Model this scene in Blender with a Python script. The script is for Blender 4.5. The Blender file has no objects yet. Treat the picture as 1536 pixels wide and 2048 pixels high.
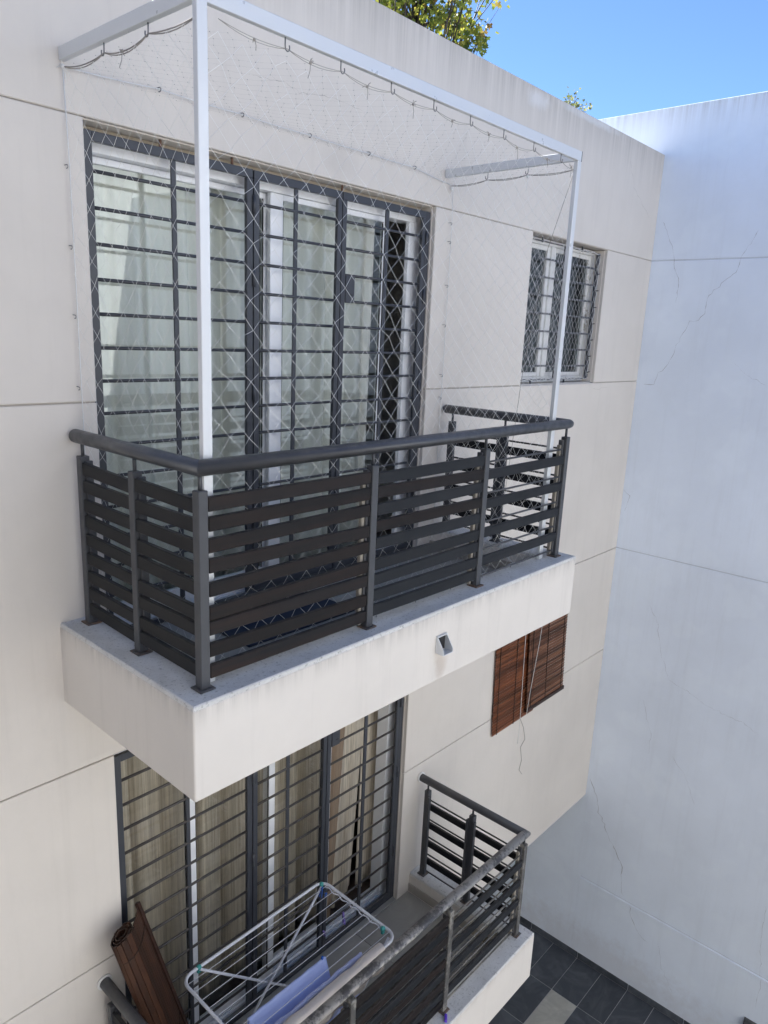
import bpy, math, random
from mathutils import Vector, Matrix

R = math.radians
random.seed(7)
scene = bpy.context.scene
col = scene.collection

# ------------------------------------------------------------------ camera
YAW, PITCH, ROLL = 0.8449, -0.2386, 0.0449
CAM = Vector((-1.3713, -3.1878, 1.3619))
_f = Vector((math.sin(YAW) * math.cos(PITCH), math.cos(YAW) * math.cos(PITCH), math.sin(PITCH)))
_r = Vector((math.cos(YAW), -math.sin(YAW), 0))
_u = _r.cross(_f)
_r2 = _r * math.cos(ROLL) + _u * math.sin(ROLL)
_u2 = -_r * math.sin(ROLL) + _u * math.cos(ROLL)
cd = bpy.data.cameras.new('camera')
cam = bpy.data.objects.new('camera', cd)
col.objects.link(cam)
m3 = Matrix((_r2, _u2, -_f)).transposed()
cam.matrix_world = Matrix.Translation(CAM) @ m3.to_4x4()
cd.sensor_fit = 'VERTICAL'
cd.sensor_height = 36.0
cd.lens = 25.678
cd.clip_start = 0.05
cd.clip_end = 3000
scene.camera = cam

# ------------------------------------------------------------------ sky, sun, exposure
SUN_AZ, SUN_EL = R(10), R(46)
world = bpy.data.worlds.new('World')
scene.world = world
world.use_nodes = True
wn = world.node_tree.nodes
wl = world.node_tree.links
wn.clear()
sky = wn.new('ShaderNodeTexSky')
sky.sky_type = 'NISHITA'
sky.sun_disc = False
sky.sun_elevation = SUN_EL
sky.sun_rotation = SUN_AZ
sky.altitude = 0
sky.air_density = 0.6
sky.dust_density = 0.0
sky.ozone_density = 6.0
bg = wn.new('ShaderNodeBackground')
bg.inputs['Strength'].default_value = 0.086
wo = wn.new('ShaderNodeOutputWorld')
wl.new(sky.outputs[0], bg.inputs['Color'])
wl.new(bg.outputs[0], wo.inputs['Surface'])

sd = bpy.data.lights.new('sun', 'SUN')
sd.energy = 4.3
sd.angle = R(0.53)
sd.color = (1.0, 0.97, 0.93)
sun = bpy.data.objects.new('sun', sd)
col.objects.link(sun)
sv = Vector((math.sin(SUN_AZ) * math.cos(SUN_EL), math.cos(SUN_AZ) * math.cos(SUN_EL), math.sin(SUN_EL)))
sun.rotation_euler = sv.to_track_quat('Z', 'Y').to_euler()
sun.location = sv * 30

vs = scene.view_settings
vs.view_transform = 'Standard'
vs.look = 'None'
vs.exposure = 1.73
vs.gamma = 1.0
vs.use_curve_mapping = False
scene.render.engine = 'CYCLES'
scene.cycles.max_bounces = 8
scene.cycles.diffuse_bounces = 5
scene.cycles.glossy_bounces = 3
scene.cycles.transmission_bounces = 4
scene.cycles.transparent_max_bounces = 12
scene.cycles.use_denoising = True
scene.cycles.caustics_reflective = False
scene.cycles.caustics_refractive = False

# ------------------------------------------------------------------ measured dimensions (metres)
XW = 6.06          # plane of the neighbouring wall
TOP = 3.155        # parapet top
NTOP = 3.572
G1, G2, G3, G4 = 2.185, 1.006, -0.785, -1.978
BOT = -3.845       # underside of the overhanging storeys
GND = -6.084
ST = -2.97         # storey step
SL, SD, SH = 2.93, 1.08, 0.40   # balcony slab
FL = -0.17         # balcony floor under kerb top
DX0, DX1 = 0.232, 2.60
WX0, WX1, WZ0, WZ1 = 3.81, 5.09, 1.006, 2.178

# ------------------------------------------------------------------ mesh helpers
class MB:
    def __init__(self):
        self.v = []; self.f = []; self.s = []
    def add(self, vs, fs, smooth=False):
        o = len(self.v)
        self.v += [tuple(v) for v in vs]
        self.f += [tuple(i + o for i in f) for f in fs]
        self.s += [smooth] * len(fs)
        return self
    def box(self, x0, x1, y0, y1, z0, z1, b=0.0, M=None):
        if b <= 0:
            vs = [Vector((x, y, z)) for z in (z0, z1) for y in (y0, y1) for x in (x0, x1)]
            fs = [(0, 2, 3, 1), (4, 5, 7, 6), (0, 1, 5, 4), (2, 6, 7, 3), (0, 4, 6, 2), (1, 3, 7, 5)]
        else:
            c = Vector(((x0 + x1) / 2, (y0 + y1) / 2, (z0 + z1) / 2))
            h = Vector((abs(x1 - x0) / 2, abs(y1 - y0) / 2, abs(z1 - z0) / 2))
            b = min(b, min(h) * 0.9)
            vs = []; idx = {}
            for sx in (-1, 1):
                for sy in (-1, 1):
                    for sz in (-1, 1):
                        for ax in range(3):
                            p = Vector((sx * h.x, sy * h.y, sz * h.z))
                            for k, s in enumerate((sx, sy, sz)):
                                if k != ax: p[k] -= s * b
                            idx[(sx, sy, sz, ax)] = len(vs); vs.append(c + p)
            fs = []
            I = lambda s, ax: idx[(s[0], s[1], s[2], ax)]
            for ax in range(3):
                a, bb = [k for k in range(3) if k != ax]
                for s in (-1, 1):
                    q = []
                    for (p, r) in ((-1, -1), (1, -1), (1, 1), (-1, 1)):
                        t = [0, 0, 0]; t[ax] = s; t[a] = p; t[bb] = r; q.append(I(t, ax))
                    fs.append(tuple(q))
            for ax in range(3):            # edge chamfers along ax
                a, bb = [k for k in range(3) if k != ax]
                for p in (-1, 1):
                    for r in (-1, 1):
                        t0 = [0, 0, 0]; t0[ax] = -1; t0[a] = p; t0[bb] = r
                        t1 = list(t0); t1[ax] = 1
                        fs.append((I(t0, a), I(t1, a), I(t1, bb), I(t0, bb)))
            for sx in (-1, 1):
                for sy in (-1, 1):
                    for sz in (-1, 1):
                        fs.append(tuple(idx[(sx, sy, sz, k)] for k in range(3)))
            # orient outward
            out = []
            for f in fs:
                P = [vs[i] for i in f]
                n = (P[1] - P[0]).cross(P[2] - P[0])
                m = sum(P, Vector()) / len(P) - c
                out.append(f if n.dot(m) > 0 else tuple(reversed(f)))
            fs = out
        if M is not None: vs = [M @ v for v in vs]
        return self.add(vs, fs)
    def tube(self, pts, r, n=8, cap=True, closed=False, r_end=None):
        pts = [Vector(p) for p in pts]
        N = len(pts); vs = []; fs = []
        prev = None
        for i, p in enumerate(pts):
            if closed:
                d = (pts[(i + 1) % N] - pts[i - 1]).normalized()
            elif i == 0: d = (pts[1] - p).normalized()
            elif i == N - 1: d = (p - pts[i - 1]).normalized()
            else: d = ((pts[i + 1] - p).normalized() + (p - pts[i - 1]).normalized()).normalized()
            if prev is None:
                a = Vector((0, 0, 1)) if abs(d.z) < 0.9 else Vector((1, 0, 0))
                u = d.cross(a).normalized()
            else:
                u = (prev - d * prev.dot(d)).normalized()
            prev = u
            w = d.cross(u)
            k = 1.0
            if 0 < i < N - 1 and not closed:
                c = (p - pts[i - 1]).normalized().dot((pts[i + 1] - p).normalized())
                k = 1.0 / max(0.5, math.sqrt(max(0.0, (1 + c) / 2)))
                bend = (pts[i + 1] - p).normalized() - (p - pts[i - 1]).normalized()
            rr = r if r_end is None else r + (r_end - r) * i / (N - 1)
            for j in range(n):
                a = 2 * math.pi * j / n
                o = u * math.cos(a) + w * math.sin(a)
                if k > 1.02:
                    bd = bend.normalized()
                    o = o + bd * (o.dot(bd)) * (k - 1)
                vs.append(p + o * rr)
        L = N if closed else N - 1
        for i in range(L):
            for j in range(n):
                a = i * n + j; b = i * n + (j + 1) % n
                c = ((i + 1) % N) * n + (j + 1) % n; d = ((i + 1) % N) * n + j
                fs.append((a, b, c, d))
        self.add(vs, fs, n > 4)
        if cap and not closed:
            o = len(self.v) - len(vs)
            self.f.append(tuple(o + j for j in reversed(range(n)))); self.s.append(False)
            self.f.append(tuple(o + (N - 1) * n + j for j in range(n))); self.s.append(False)
        return self
    def prism(self, poly, y0, y1, b=0.004, front=-1):
        """polygon in (x,z), counter-clockwise seen from -y; front face at y0 with a small chamfer"""
        n = len(poly)
        ins = []
        for i in range(n):
            p0, p1, p2 = Vector(poly[i - 1]), Vector(poly[i]), Vector(poly[(i + 1) % n])
            e1 = (p1 - p0).normalized(); e2 = (p2 - p1).normalized()
            n1 = Vector((-e1.y, e1.x)); n2 = Vector((-e2.y, e2.x))
            m = n1 + n2
            m = m / max(1e-6, m.dot(n1))
            ins.append(p1 + m * b)
        vs = [(p.x, y0, p.y) for p in ins] + [(p[0], y0 + b, p[1]) for p in poly] + [(p[0], y1, p[1]) for p in poly]
        fs = [tuple(range(n)), tuple(reversed(range(2 * n, 3 * n)))]
        for k in (0, n):
            for i in range(n):
                j = (i + 1) % n
                fs.append((k + i, k + n + i, k + n + j, k + j))
        return self.add(vs, fs)
    def grid(self, P, nu, nv, smooth=True):
        """P(i,j) -> point"""
        vs = [P(i, j) for j in range(nv + 1) for i in range(nu + 1)]
        fs = [(j * (nu + 1) + i, j * (nu + 1) + i + 1, (j + 1) * (nu + 1) + i + 1, (j + 1) * (nu + 1) + i)
              for j in range(nv) for i in range(nu)]
        return self.add(vs, fs, smooth)
    def ball(self, c, r, n=6):
        c = Vector(c); vs = []; fs = []
        for i in range(n + 1):
            t = math.pi * i / n
            for j in range(n + 2):
                a = 2 * math.pi * j / (n + 2)
                vs.append(c + Vector((math.sin(t) * math.cos(a), math.sin(t) * math.sin(a), math.cos(t))) * r)
        w = n + 2
        for i in range(n):
            for j in range(w):
                fs.append((i * w + j, (i + 1) * w + j, (i + 1) * w + (j + 1) % w, i * w + (j + 1) % w))
        return self.add(vs, fs, True)
    def build(self, name, mat, parent=None, origin=None):
        me = bpy.data.meshes.new(name)
        off = Vector((0, 0, 0))
        if parent is not None:
            p = parent
            while p.parent is not None: p = p.parent
            off = Vector(p.location)
        elif origin is not None:
            off = Vector(origin)
        me.from_pydata([tuple(Vector(v) - off) for v in self.v], [], self.f)
        me.polygons.foreach_set('use_smooth', self.s)
        me.update()
        if mat is not None: me.materials.append(mat)
        o = bpy.data.objects.new(name, me)
        col.objects.link(o)
        if parent is not None: o.parent = parent
        elif origin is not None: o.location = off
        return o

def tag(o, label=None, cat=None, group=None, kind=None):
    if label: o['label'] = label
    if cat: o['category'] = cat
    if group: o['group'] = group
    if kind: o['kind'] = kind
    return o
def thing(name, loc, label, cat, group=None):
    o = bpy.data.objects.new(name, None)
    o.empty_display_size = 0.1
    col.objects.link(o); o.location = loc
    return tag(o, label, cat, group)
def box(name, mat, parent, x0, x1, y0, y1, z0, z1, b=0.0, M=None, origin=None):
    return MB().box(x0, x1, y0, y1, z0, z1, b, M).build(name, mat, parent, origin)
def lerp(a, b, t): return a + (b - a) * t
def rect(x0, x1, z0, z1): return [(x0, z0), (x1, z0), (x1, z1), (x0, z1)]
def bevel(o, w=0.006, seg=2):
    md = o.modifiers.new('bevel', 'BEVEL'); md.width = w; md.segments = seg; md.limit_method = 'ANGLE'; md.angle_limit = R(40)
    return o

# ------------------------------------------------------------------ materials
class NT:
    def __init__(self, name):
        self.m = bpy.data.materials.new(name); self.m.use_nodes = True
        self.t = self.m.node_tree; self.n = self.t.nodes; self.l = self.t.links
        self.n.clear()
        self.out = self.n.new('ShaderNodeOutputMaterial')
        self._pos = None
    def node(self, ty, **kw):
        nd = self.n.new(ty)
        for k, v in kw.items():
            if k.startswith('i_'): nd.inputs[k[2:].replace('_', ' ')].default_value = v
            else: setattr(nd, k, v)
        return nd
    def link(self, a, b): self.l.new(a, b)
    def pos(self, scale=(1, 1, 1), obj=False):
        if obj: src = self.node('ShaderNodeTexCoord').outputs['Object']
        else: src = self.node('ShaderNodeNewGeometry').outputs['Position']
        mp = self.node('ShaderNodeMapping'); mp.inputs['Scale'].default_value = scale
        self.link(src, mp.inputs['Vector']); return mp.outputs[0]
    def noise(self, scale, vec=None, detail=4, rough=0.55):
        nd = self.node('ShaderNodeTexNoise'); nd.inputs['Scale'].default_value = scale
        nd.inputs['Detail'].default_value = detail; nd.inputs['Roughness'].default_value = rough
        self.link(vec if vec is not None else self.pos(), nd.inputs['Vector']); return nd.outputs['Fac']
    def ramp(self, fac, stops):
        nd = self.node('ShaderNodeValToRGB'); cr = nd.color_ramp
        while len(cr.elements) < len(stops): cr.elements.new(0.5)
        for e, (p, c) in zip(cr.elements, stops):
            e.position = p; e.color = (c, c, c, 1) if isinstance(c, (int, float)) else (*c, 1)
        self.link(fac, nd.inputs['Fac']); return nd.outputs['Color']
    def mix(self, fac, a, b, mode='MIX'):
        nd = self.node('ShaderNodeMix', data_type='RGBA', blend_type=mode)
        for s, v in ((nd.inputs[0], fac), (nd.inputs[6], a), (nd.inputs[7], b)):
            if hasattr(v, 'links') or hasattr(v, 'is_linked'): self.link(v, s)
            elif isinstance(v, (int, float)): s.default_value = v
            else: s.default_value = (*v, 1)
        return nd.outputs[2]
    def math(self, op, a, b=None, clamp=False):
        nd = self.node('ShaderNodeMath', operation=op, use_clamp=clamp)
        for i, v in enumerate((a, b)):
            if v is None: continue
            if isinstance(v, (int, float)): nd.inputs[i].default_value = v
            else: self.link(v, nd.inputs[i])
        return nd.outputs[0]
    def mrange(self, v, a, b, c=0.0, d=1.0):
        nd = self.node('ShaderNodeMapRange')
        self.link(v, nd.inputs[0])
        for i, x in enumerate((a, b, c, d)): nd.inputs[i + 1].default_value = x
        return nd.outputs[0]
    def bsdf(self, color, rough=0.6, metal=0.0, spec=0.5, bump=None, bump_s=0.2, bump_d=0.002):
        b = self.node('ShaderNodeBsdfPrincipled')
        if hasattr(color, 'links') or hasattr(color, 'is_linked'): self.link(color, b.inputs['Base Color'])
        else: b.inputs['Base Color'].default_value = (*color, 1)
        if isinstance(rough, (int, float)): b.inputs['Roughness'].default_value = rough
        else: self.link(rough, b.inputs['Roughness'])
        b.inputs['Metallic'].default_value = metal
        b.inputs['Specular IOR Level'].default_value = spec
        if bump is not None:
            bp = self.node('ShaderNodeBump'); bp.inputs['Strength'].default_value = bump_s
            bp.inputs['Distance'].default_value = bump_d
            self.link(bump, bp.inputs['Height']); self.link(bp.outputs[0], b.inputs['Normal'])
        return b
    def done(self, sh):
        self.link(sh.outputs[0] if hasattr(sh, 'outputs') else sh, self.out.inputs['Surface']); return self.m
    def sep(self):
        s = self.node('ShaderNodeSeparateXYZ')
        self.link(self.node('ShaderNodeNewGeometry').outputs['Position'], s.inputs[0]); return s.outputs
    def rnd(self):
        return self.node('ShaderNodeObjectInfo').outputs['Random']

def spot(t, cx, cz, rx, rz, wob=0.5, axis='xz'):
    """soft irregular patch on a wall, 0..1"""
    x, y, z = t.sep()
    a = x if axis == 'xz' else y
    dx = t.math('DIVIDE', t.math('SUBTRACT', a, cx), rx)
    dz = t.math('DIVIDE', t.math('SUBTRACT', z, cz), rz)
    d = t.math('SQRT', t.math('ADD', t.math('MULTIPLY', dx, dx), t.math('MULTIPLY', dz, dz)))
    d = t.math('ADD', d, t.math('MULTIPLY', t.math('SUBTRACT', t.noise(9.0, detail=5, rough=0.65), 0.5), wob * 4))
    return t.mrange(d, 1.25, 0.35)

def mat_plaster(name, base, top=None, streak=0.10, spots=(), dark=(0.30, 0.28, 0.25), streak_top=0.5, patch=0.08):
    t = NT(name)
    big = t.noise(0.9, detail=5)
    med = t.noise(6.0, detail=6, rough=0.65)
    c = t.mix(t.ramp(big, [(0.3, 0.0), (0.7, 1.0)]), tuple(x * 0.93 for x in base), tuple(min(1, x * 1.04) for x in base))
    pt = t.noise(2.3, detail=3, rough=0.5)
    c = t.mix(t.ramp(pt, [(0.54, 0.0), (0.60, patch)]), c, tuple(min(1, x * 1.10 + 0.01) for x in base))
    sm = t.noise(3.4, t.pos((1, 1, 0.6)), detail=8, rough=0.72)
    c = t.mix(t.mrange(sm, 0.56, 0.80, 0, 0.17), c, tuple(x * 0.74 for x in base))
    c = t.mix(t.mrange(med, 0.45, 0.75, 0, 0.10), c, tuple(x * 0.86 for x in base))
    st = t.noise(1.0, t.pos((9, 9, 0.55)), detail=6, rough=0.7)
    stm = t.mrange(st, 0.52, 0.78, 0, streak)
    c = t.mix(stm, c, dark)
    if top is not None:                              # run-off dirt below an exposed top edge
        z = t.sep()[2]
        g = t.mrange(z, top - streak_top, top, 0.0, 1.0)
        st2 = t.noise(1.0, t.pos((22, 22, 0.5)), detail=6, rough=0.75)
        k = t.math('MULTIPLY', t.math('MULTIPLY', g, t.mrange(st2, 0.38, 0.68, 0.08, 0.62)), g)
        c = t.mix(k, c, dark)
    for (cx, cz, rx, rz, colr, amt, ax) in spots:
        c = t.mix(t.math('MULTIPLY', spot(t, cx, cz, rx, rz, axis=ax), amt), c, colr)
    fine = t.noise(320, detail=3, rough=0.6)
    low = t.noise(28, detail=5, rough=0.6)
    h = t.math('ADD', t.math('MULTIPLY', fine, 0.5), low)
    return t.done(t.bsdf(c, 0.85, spec=0.25, bump=h, bump_s=0.35, bump_d=0.003))

def mat_metal_paint(name, base, rough=0.42, wear=None, wear_amt=0.0, metal=0.0, dust=0.12):
    t = NT(name)
    n = t.noise(7, detail=6, rough=0.65)
    c = t.mix(t.mrange(n, 0.4, 0.75, 0, dust), base, tuple(min(1, x * 1.9 + 0.03) for x in base))
    if wear is not None:
        w = t.noise(5.0, detail=9, rough=0.72)
        w2 = t.noise(38, detail=4, rough=0.7)
        wm = t.ramp(t.math('ADD', t.math('MULTIPLY', w, 0.7), t.math('MULTIPLY', w2, 0.3)), [(0.50 - wear_amt, 0.0), (0.56 - wear_amt * 0.5, 1.0)])
        c = t.mix(wm, c, wear)
    nz = t.node('ShaderNodeSeparateXYZ'); t.link(t.node('ShaderNodeNewGeometry').outputs['Normal'], nz.inputs[0])
    du = t.math('MULTIPLY', t.mrange(nz.outputs[2], 0.55, 1.0), t.mrange(t.noise(30, detail=6, rough=0.7), 0.35, 0.7, 0.02, 0.30))
    c = t.mix(du, c, (0.34, 0.32, 0.29))
    r = t.mrange(t.noise(20, detail=4), 0.3, 0.7, rough - 0.08, rough + 0.10)
    return t.done(t.bsdf(c, r, metal=metal, spec=0.5, bump=t.noise(160, detail=3), bump_s=0.08, bump_d=0.001))

def mat_wood(name, dark, light, axis='x', rough=0.55, chips=0.0, vary=0.35, scale=1.0):
    t = NT(name)
    sc = {'x': (1.2, 26, 26), 'y': (26, 1.2, 26), 'z': (26, 26, 1.2)}[axis]
    rn = t.rnd()
    src = t.node('ShaderNodeNewGeometry').outputs['Position']
    off = t.node('ShaderNodeVectorMath', operation='SCALE'); off.inputs[0].default_value = (7.1, 3.3, 5.7)
    t.link(rn, off.inputs['Scale'])
    ad = t.node('ShaderNodeVectorMath', operation='ADD'); t.link(src, ad.inputs[0]); t.link(off.outputs[0], ad.inputs[1])
    mp = t.node('ShaderNodeMapping'); mp.inputs['Scale'].default_value = tuple(s * scale for s in sc); t.link(ad.outputs[0], mp.inputs['Vector'])
    g = t.noise(1.0, mp.outputs[0], detail=7, rough=0.68)
    big = t.noise(1.5, ad.outputs[0], detail=3)
    c = t.mix(t.mrange(g, 0.35, 0.7), dark, light)
    c = t.mix(t.mrange(big, 0.35, 0.7, 0.0, 0.7), c, dark)
    hs = t.node('ShaderNodeHueSaturation'); t.link(c, hs.inputs['Color'])
    t.link(t.mrange(rn, 0, 1, 1 - vary, 1 + vary), hs.inputs['Value'])
    c = hs.outputs[0]
    if chips:
        ch = t.noise(14, ad.outputs[0], detail=8, rough=0.7)
        c = t.mix(t.ramp(ch, [(0.70, 0.0), (0.74, chips)]), c, (0.20, 0.17, 0.13))
    nz = t.node('ShaderNodeSeparateXYZ'); t.link(t.node('ShaderNodeNewGeometry').outputs['Normal'], nz.inputs[0])
    du = t.math('MULTIPLY', t.mrange(nz.outputs[2], 0.6, 1.0), t.mrange(t.noise(25, detail=6, rough=0.7), 0.35, 0.7, 0.02, 0.22))
    c = t.mix(du, c, (0.30, 0.28, 0.25))
    return t.done(t.bsdf(c, rough, spec=0.22, bump=g, bump_s=0.35, bump_d=0.003))

def mat_simple(name, c, rough=0.5, metal=0.0, spec=0.5, var=0.06, scale=12):
    t = NT(name)
    n = t.noise(scale, detail=5, rough=0.6)
    cc = t.mix(t.mrange(n, 0.3, 0.7), tuple(x * (1 - var) for x in c), tuple(min(1, x * (1 + var)) for x in c))
    return t.done(t.bsdf(cc, rough, metal=metal, spec=spec, bump=n, bump_s=0.04, bump_d=0.002))

def mat_glass(name, tint=(0.93, 0.97, 0.95), boost=0.055):
    t = NT(name)
    lw = t.node('ShaderNodeLayerWeight'); lw.inputs['Blend'].default_value = 0.5
    fac = t.math('ADD', t.math('MULTIPLY', t.math('POWER', lw.outputs['Facing'], 5.0), 0.94), boost, clamp=True)
    tr = t.node('ShaderNodeBsdfTransparent'); tr.inputs['Color'].default_value = (*tint, 1)
    gl = t.node('ShaderNodeBsdfGlossy'); gl.inputs['Roughness'].default_value = 0.015
    gl.inputs['Color'].default_value = (0.95, 1.0, 0.98, 1)
    bp = t.node('ShaderNodeBump'); bp.inputs['Strength'].default_value = 0.05; bp.inputs['Distance'].default_value = 0.01
    t.link(t.noise(1.6, detail=2), bp.inputs['Height']); t.link(bp.outputs[0], gl.inputs['Normal'])
    mx = t.node('ShaderNodeMixShader'); t.link(fac, mx.inputs[0]); t.link(tr.outputs[0], mx.inputs[1]); t.link(gl.outputs[0], mx.inputs[2])
    return t.done(mx)

def mat_cloth(name, c, c2=None, trans=0.3, weave=(120, 120, 8), rough=0.9, bump=0.3):
    t = NT(name)
    n = t.noise(1.0, t.pos(weave), detail=5, rough=0.75)
    c2 = c2 or tuple(x * 0.75 for x in c)
    cc = t.mix(t.mrange(n, 0.35, 0.7), c2, c)
    d = t.bsdf(cc, rough, spec=0.15, bump=n, bump_s=bump, bump_d=0.002)
    tl = t.node('ShaderNodeBsdfTranslucent'); t.link(cc, tl.inputs['Color'])
    mx = t.node('ShaderNodeMixShader'); mx.inputs[0].default_value = trans
    t.link(d.outputs[0], mx.inputs[1]); t.link(tl.outputs[0], mx.inputs[2])
    return t.done(mx)

def mat_tile(name, base, vein, rough=0.45, vary=0.2):
    t = NT(name)
    rn = t.rnd()
    src = t.node('ShaderNodeNewGeometry').outputs['Position']
    off = t.node('ShaderNodeVectorMath', operation='SCALE'); off.inputs[0].default_value = (17.1, 9.3, 3.7); t.link(rn, off.inputs['Scale'])
    ad = t.node('ShaderNodeVectorMath', operation='ADD'); t.link(src, ad.inputs[0]); t.link(off.outputs[0], ad.inputs[1])
    wv = t.node('ShaderNodeTexNoise'); wv.inputs['Scale'].default_value = 2.6; wv.inputs['Detail'].default_value = 8
    wv.inputs['Distortion'].default_value = 2.2; wv.inputs['Roughness'].default_value = 0.62; t.link(ad.outputs[0], wv.inputs['Vector'])
    c = t.mix(t.mrange(wv.outputs['Fac'], 0.45, 0.72), base, vein)
    hs = t.node('ShaderNodeHueSaturation'); t.link(c, hs.inputs['Color']); t.link(t.mrange(rn, 0, 1, 1 - vary, 1 + vary), hs.inputs['Value'])
    return t.done(t.bsdf(hs.outputs[0], rough, spec=0.4, bump=wv.outputs['Fac'], bump_s=0.1, bump_d=0.002))

def mat_concrete(name, base, dark, speck=0.6):
    t = NT(name)
    a = t.noise(4, detail=7, rough=0.7); b = t.noise(55, detail=5, rough=0.7); c3 = t.noise(150, detail=3)
    c = t.mix(t.mrange(a, 0.42, 0.7, 0, 0.55), base, dark)
    c = t.mix(t.ramp(b, [(0.56, 0.0), (0.66, speck)]), c, tuple(x * 0.45 for x in dark))
    c = t.mix(t.ramp(c3, [(0.60, 0.0), (0.68, 0.4)]), c, tuple(x * 0.5 for x in dark))
    return t.done(t.bsdf(c, 0.9, spec=0.2, bump=b, bump_s=0.4, bump_d=0.003))

M = {}
CREAM = (0.688, 0.642, 0.586)
DIRT = (0.26, 0.24, 0.21)
M['facade'] = mat_plaster('facade_plaster', CREAM, top=TOP, streak=0.10, dark=DIRT, spots=[
    (1.72, 2.28, 0.14, 0.09, (0.44, 0.41, 0.38), 0.22, 'xz'),
    (3.72, 3.08, 0.16, 0.06, (0.78, 0.78, 0.78), 0.55, 'xz'),
    (4.55, 3.13, 0.55, 0.030, (0.74, 0.75, 0.75), 0.6, 'xz')])
M['core'] = mat_plaster('joint_plaster', (0.46, 0.42, 0.38), streak=0.25, dark=DIRT)
M['white_wall'] = mat_plaster('white_wall_plaster', (0.785, 0.85, 0.94), top=NTOP, streak=0.09, patch=0.16, streak_top=0.35, dark=(0.33, 0.32, 0.31), spots=[
    (-0.4, -5.9, 1.8, 0.30, (0.50, 0.46, 0.45), 0.28, 'yz')])
M['joint_blue'] = mat_plaster('white_wall_joint_shade', (0.62, 0.66, 0.72), streak=0.2, dark=DIRT)  # darker than the wall: groove shade put into the joint colour
M['slab'] = mat_plaster('balcony_plaster', (0.735, 0.695, 0.645), top=0.0, streak=0.14, streak_top=0.14, dark=(0.22, 0.21, 0.19), spots=[(1.50, -0.31, 0.05, 0.10, (0.36, 0.27, 0.20), 0.35, 'xz')])
M['slab_low'] = mat_plaster('lower_balcony_plaster', (0.735, 0.695, 0.645), top=ST, streak=0.06, streak_top=0.10, dark=(0.30, 0.27, 0.23))
M['coping'] = mat_concrete('coping_concrete', (0.66, 0.66, 0.65), (0.46, 0.45, 0.43))
M['kerb_in'] = mat_plaster('kerb_tile', (0.40, 0.37, 0.33), streak=0.2, dark=(0.22, 0.2, 0.18))
M['charcoal'] = mat_metal_paint('charcoal_paint', (0.052, 0.055, 0.062), 0.42)
M['charcoal2'] = mat_metal_paint('gate_charcoal_paint', (0.042, 0.046, 0.056), 0.38, dust=0.08)
M['rail'] = mat_metal_paint('handrail_paint', (0.070, 0.073, 0.080), 0.36)
M['rod'] = mat_metal_paint('rod_paint', (0.042, 0.037, 0.036), 0.40)
M['rail_worn'] = mat_metal_paint('worn_rail_paint', (0.085, 0.085, 0.09), 0.5, wear=(0.40, 0.385, 0.36), wear_amt=0.035)
M['post_worn'] = mat_metal_paint('worn_post_paint', (0.085, 0.083, 0.08), 0.5, wear=(0.24, 0.23, 0.21), wear_amt=0.0)
M['slat_brown'] = mat_wood('stained_slat', (0.009, 0.009, 0.010), (0.024, 0.0135, 0.010), 'x', chips=0.35, vary=0.28)
M['slat_grey'] = mat_wood('painted_slat', (0.012, 0.014, 0.017), (0.019, 0.020, 0.023), 'x', vary=0.15, rough=0.5)
M['slat_left'] = mat_wood('painted_side_slat', (0.010, 0.011, 0.013), (0.018, 0.018, 0.020), 'y', vary=0.15, rough=0.5, chips=0.2)
M['base'] = mat_metal_paint('rusting_base_plate', (0.05, 0.05, 0.055), 0.55, wear=(0.13, 0.075, 0.045), wear_amt=0.02)
M['batten'] = mat_wood('bare_batten', (0.22, 0.20, 0.17), (0.36, 0.33, 0.28), 'z', vary=0.15)
M['alu'] = mat_metal_paint('silver_frame', (0.66, 0.68, 0.70), 0.35, metal=0.25, dust=0.04)
M['alu_cap'] = mat_metal_paint('plastic_end_cap', (0.16, 0.165, 0.17), 0.5)
M['white_alu'] = mat_simple('white_aluminium', (0.84, 0.86, 0.89), 0.28, 0.0, 0.6, 0.02, 3)
M['white_paint'] = mat_metal_paint('white_window_paint', (0.76, 0.755, 0.735), 0.45, wear=(0.46, 0.42, 0.36), wear_amt=-0.06)
M['gasket'] = mat_simple('black_gasket', (0.015, 0.015, 0.016), 0.5)
M['glass'] = mat_glass('door_glass', (0.96, 0.98, 0.965), 0.065)
M['glass_low'] = mat_glass('lower_door_glass', (0.96, 0.96, 0.95), 0.045)
M['glass_win'] = mat_glass('window_glass', (0.55, 0.6, 0.6), 0.06)
M['cream_seal'] = mat_simple('cream_mortar', (0.56, 0.48, 0.36), 0.9)
M['rust'] = mat_simple('rusty_steel', (0.14, 0.08, 0.055), 0.8)
M['steel'] = mat_metal_paint('zinc_hook', (0.20, 0.20, 0.20), 0.4, metal=0.7)
M['net'] = mat_simple('nylon_net', (0.80, 0.80, 0.78), 0.55)
M['net_dark'] = mat_simple('dark_nylon', (0.22, 0.22, 0.22), 0.6)  # darker grey nylon for the top mesh and its knots
M['cord'] = mat_simple('white_cord', (0.72, 0.72, 0.71), 0.7)
M['rope'] = mat_simple('grey_rope', (0.34, 0.32, 0.29), 0.85)
M['curtain'] = mat_cloth('pale_curtain', (0.87, 0.85, 0.80), (0.80, 0.79, 0.74), 0.15, (40, 40, 2))
M['linen'] = mat_cloth('linen_curtain', (0.80, 0.73, 0.60), (0.38, 0.335, 0.27), 0.10, (75, 75, 1.3))
M['linen_dark'] = mat_cloth('brown_curtain', (0.38, 0.29, 0.21), (0.24, 0.18, 0.13), 0.1, (170, 170, 3.5))
M['bamboo'] = mat_wood('blind_wood', (0.10, 0.032, 0.015), (0.29, 0.105, 0.040), 'x', vary=0.45, rough=0.5)
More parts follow.
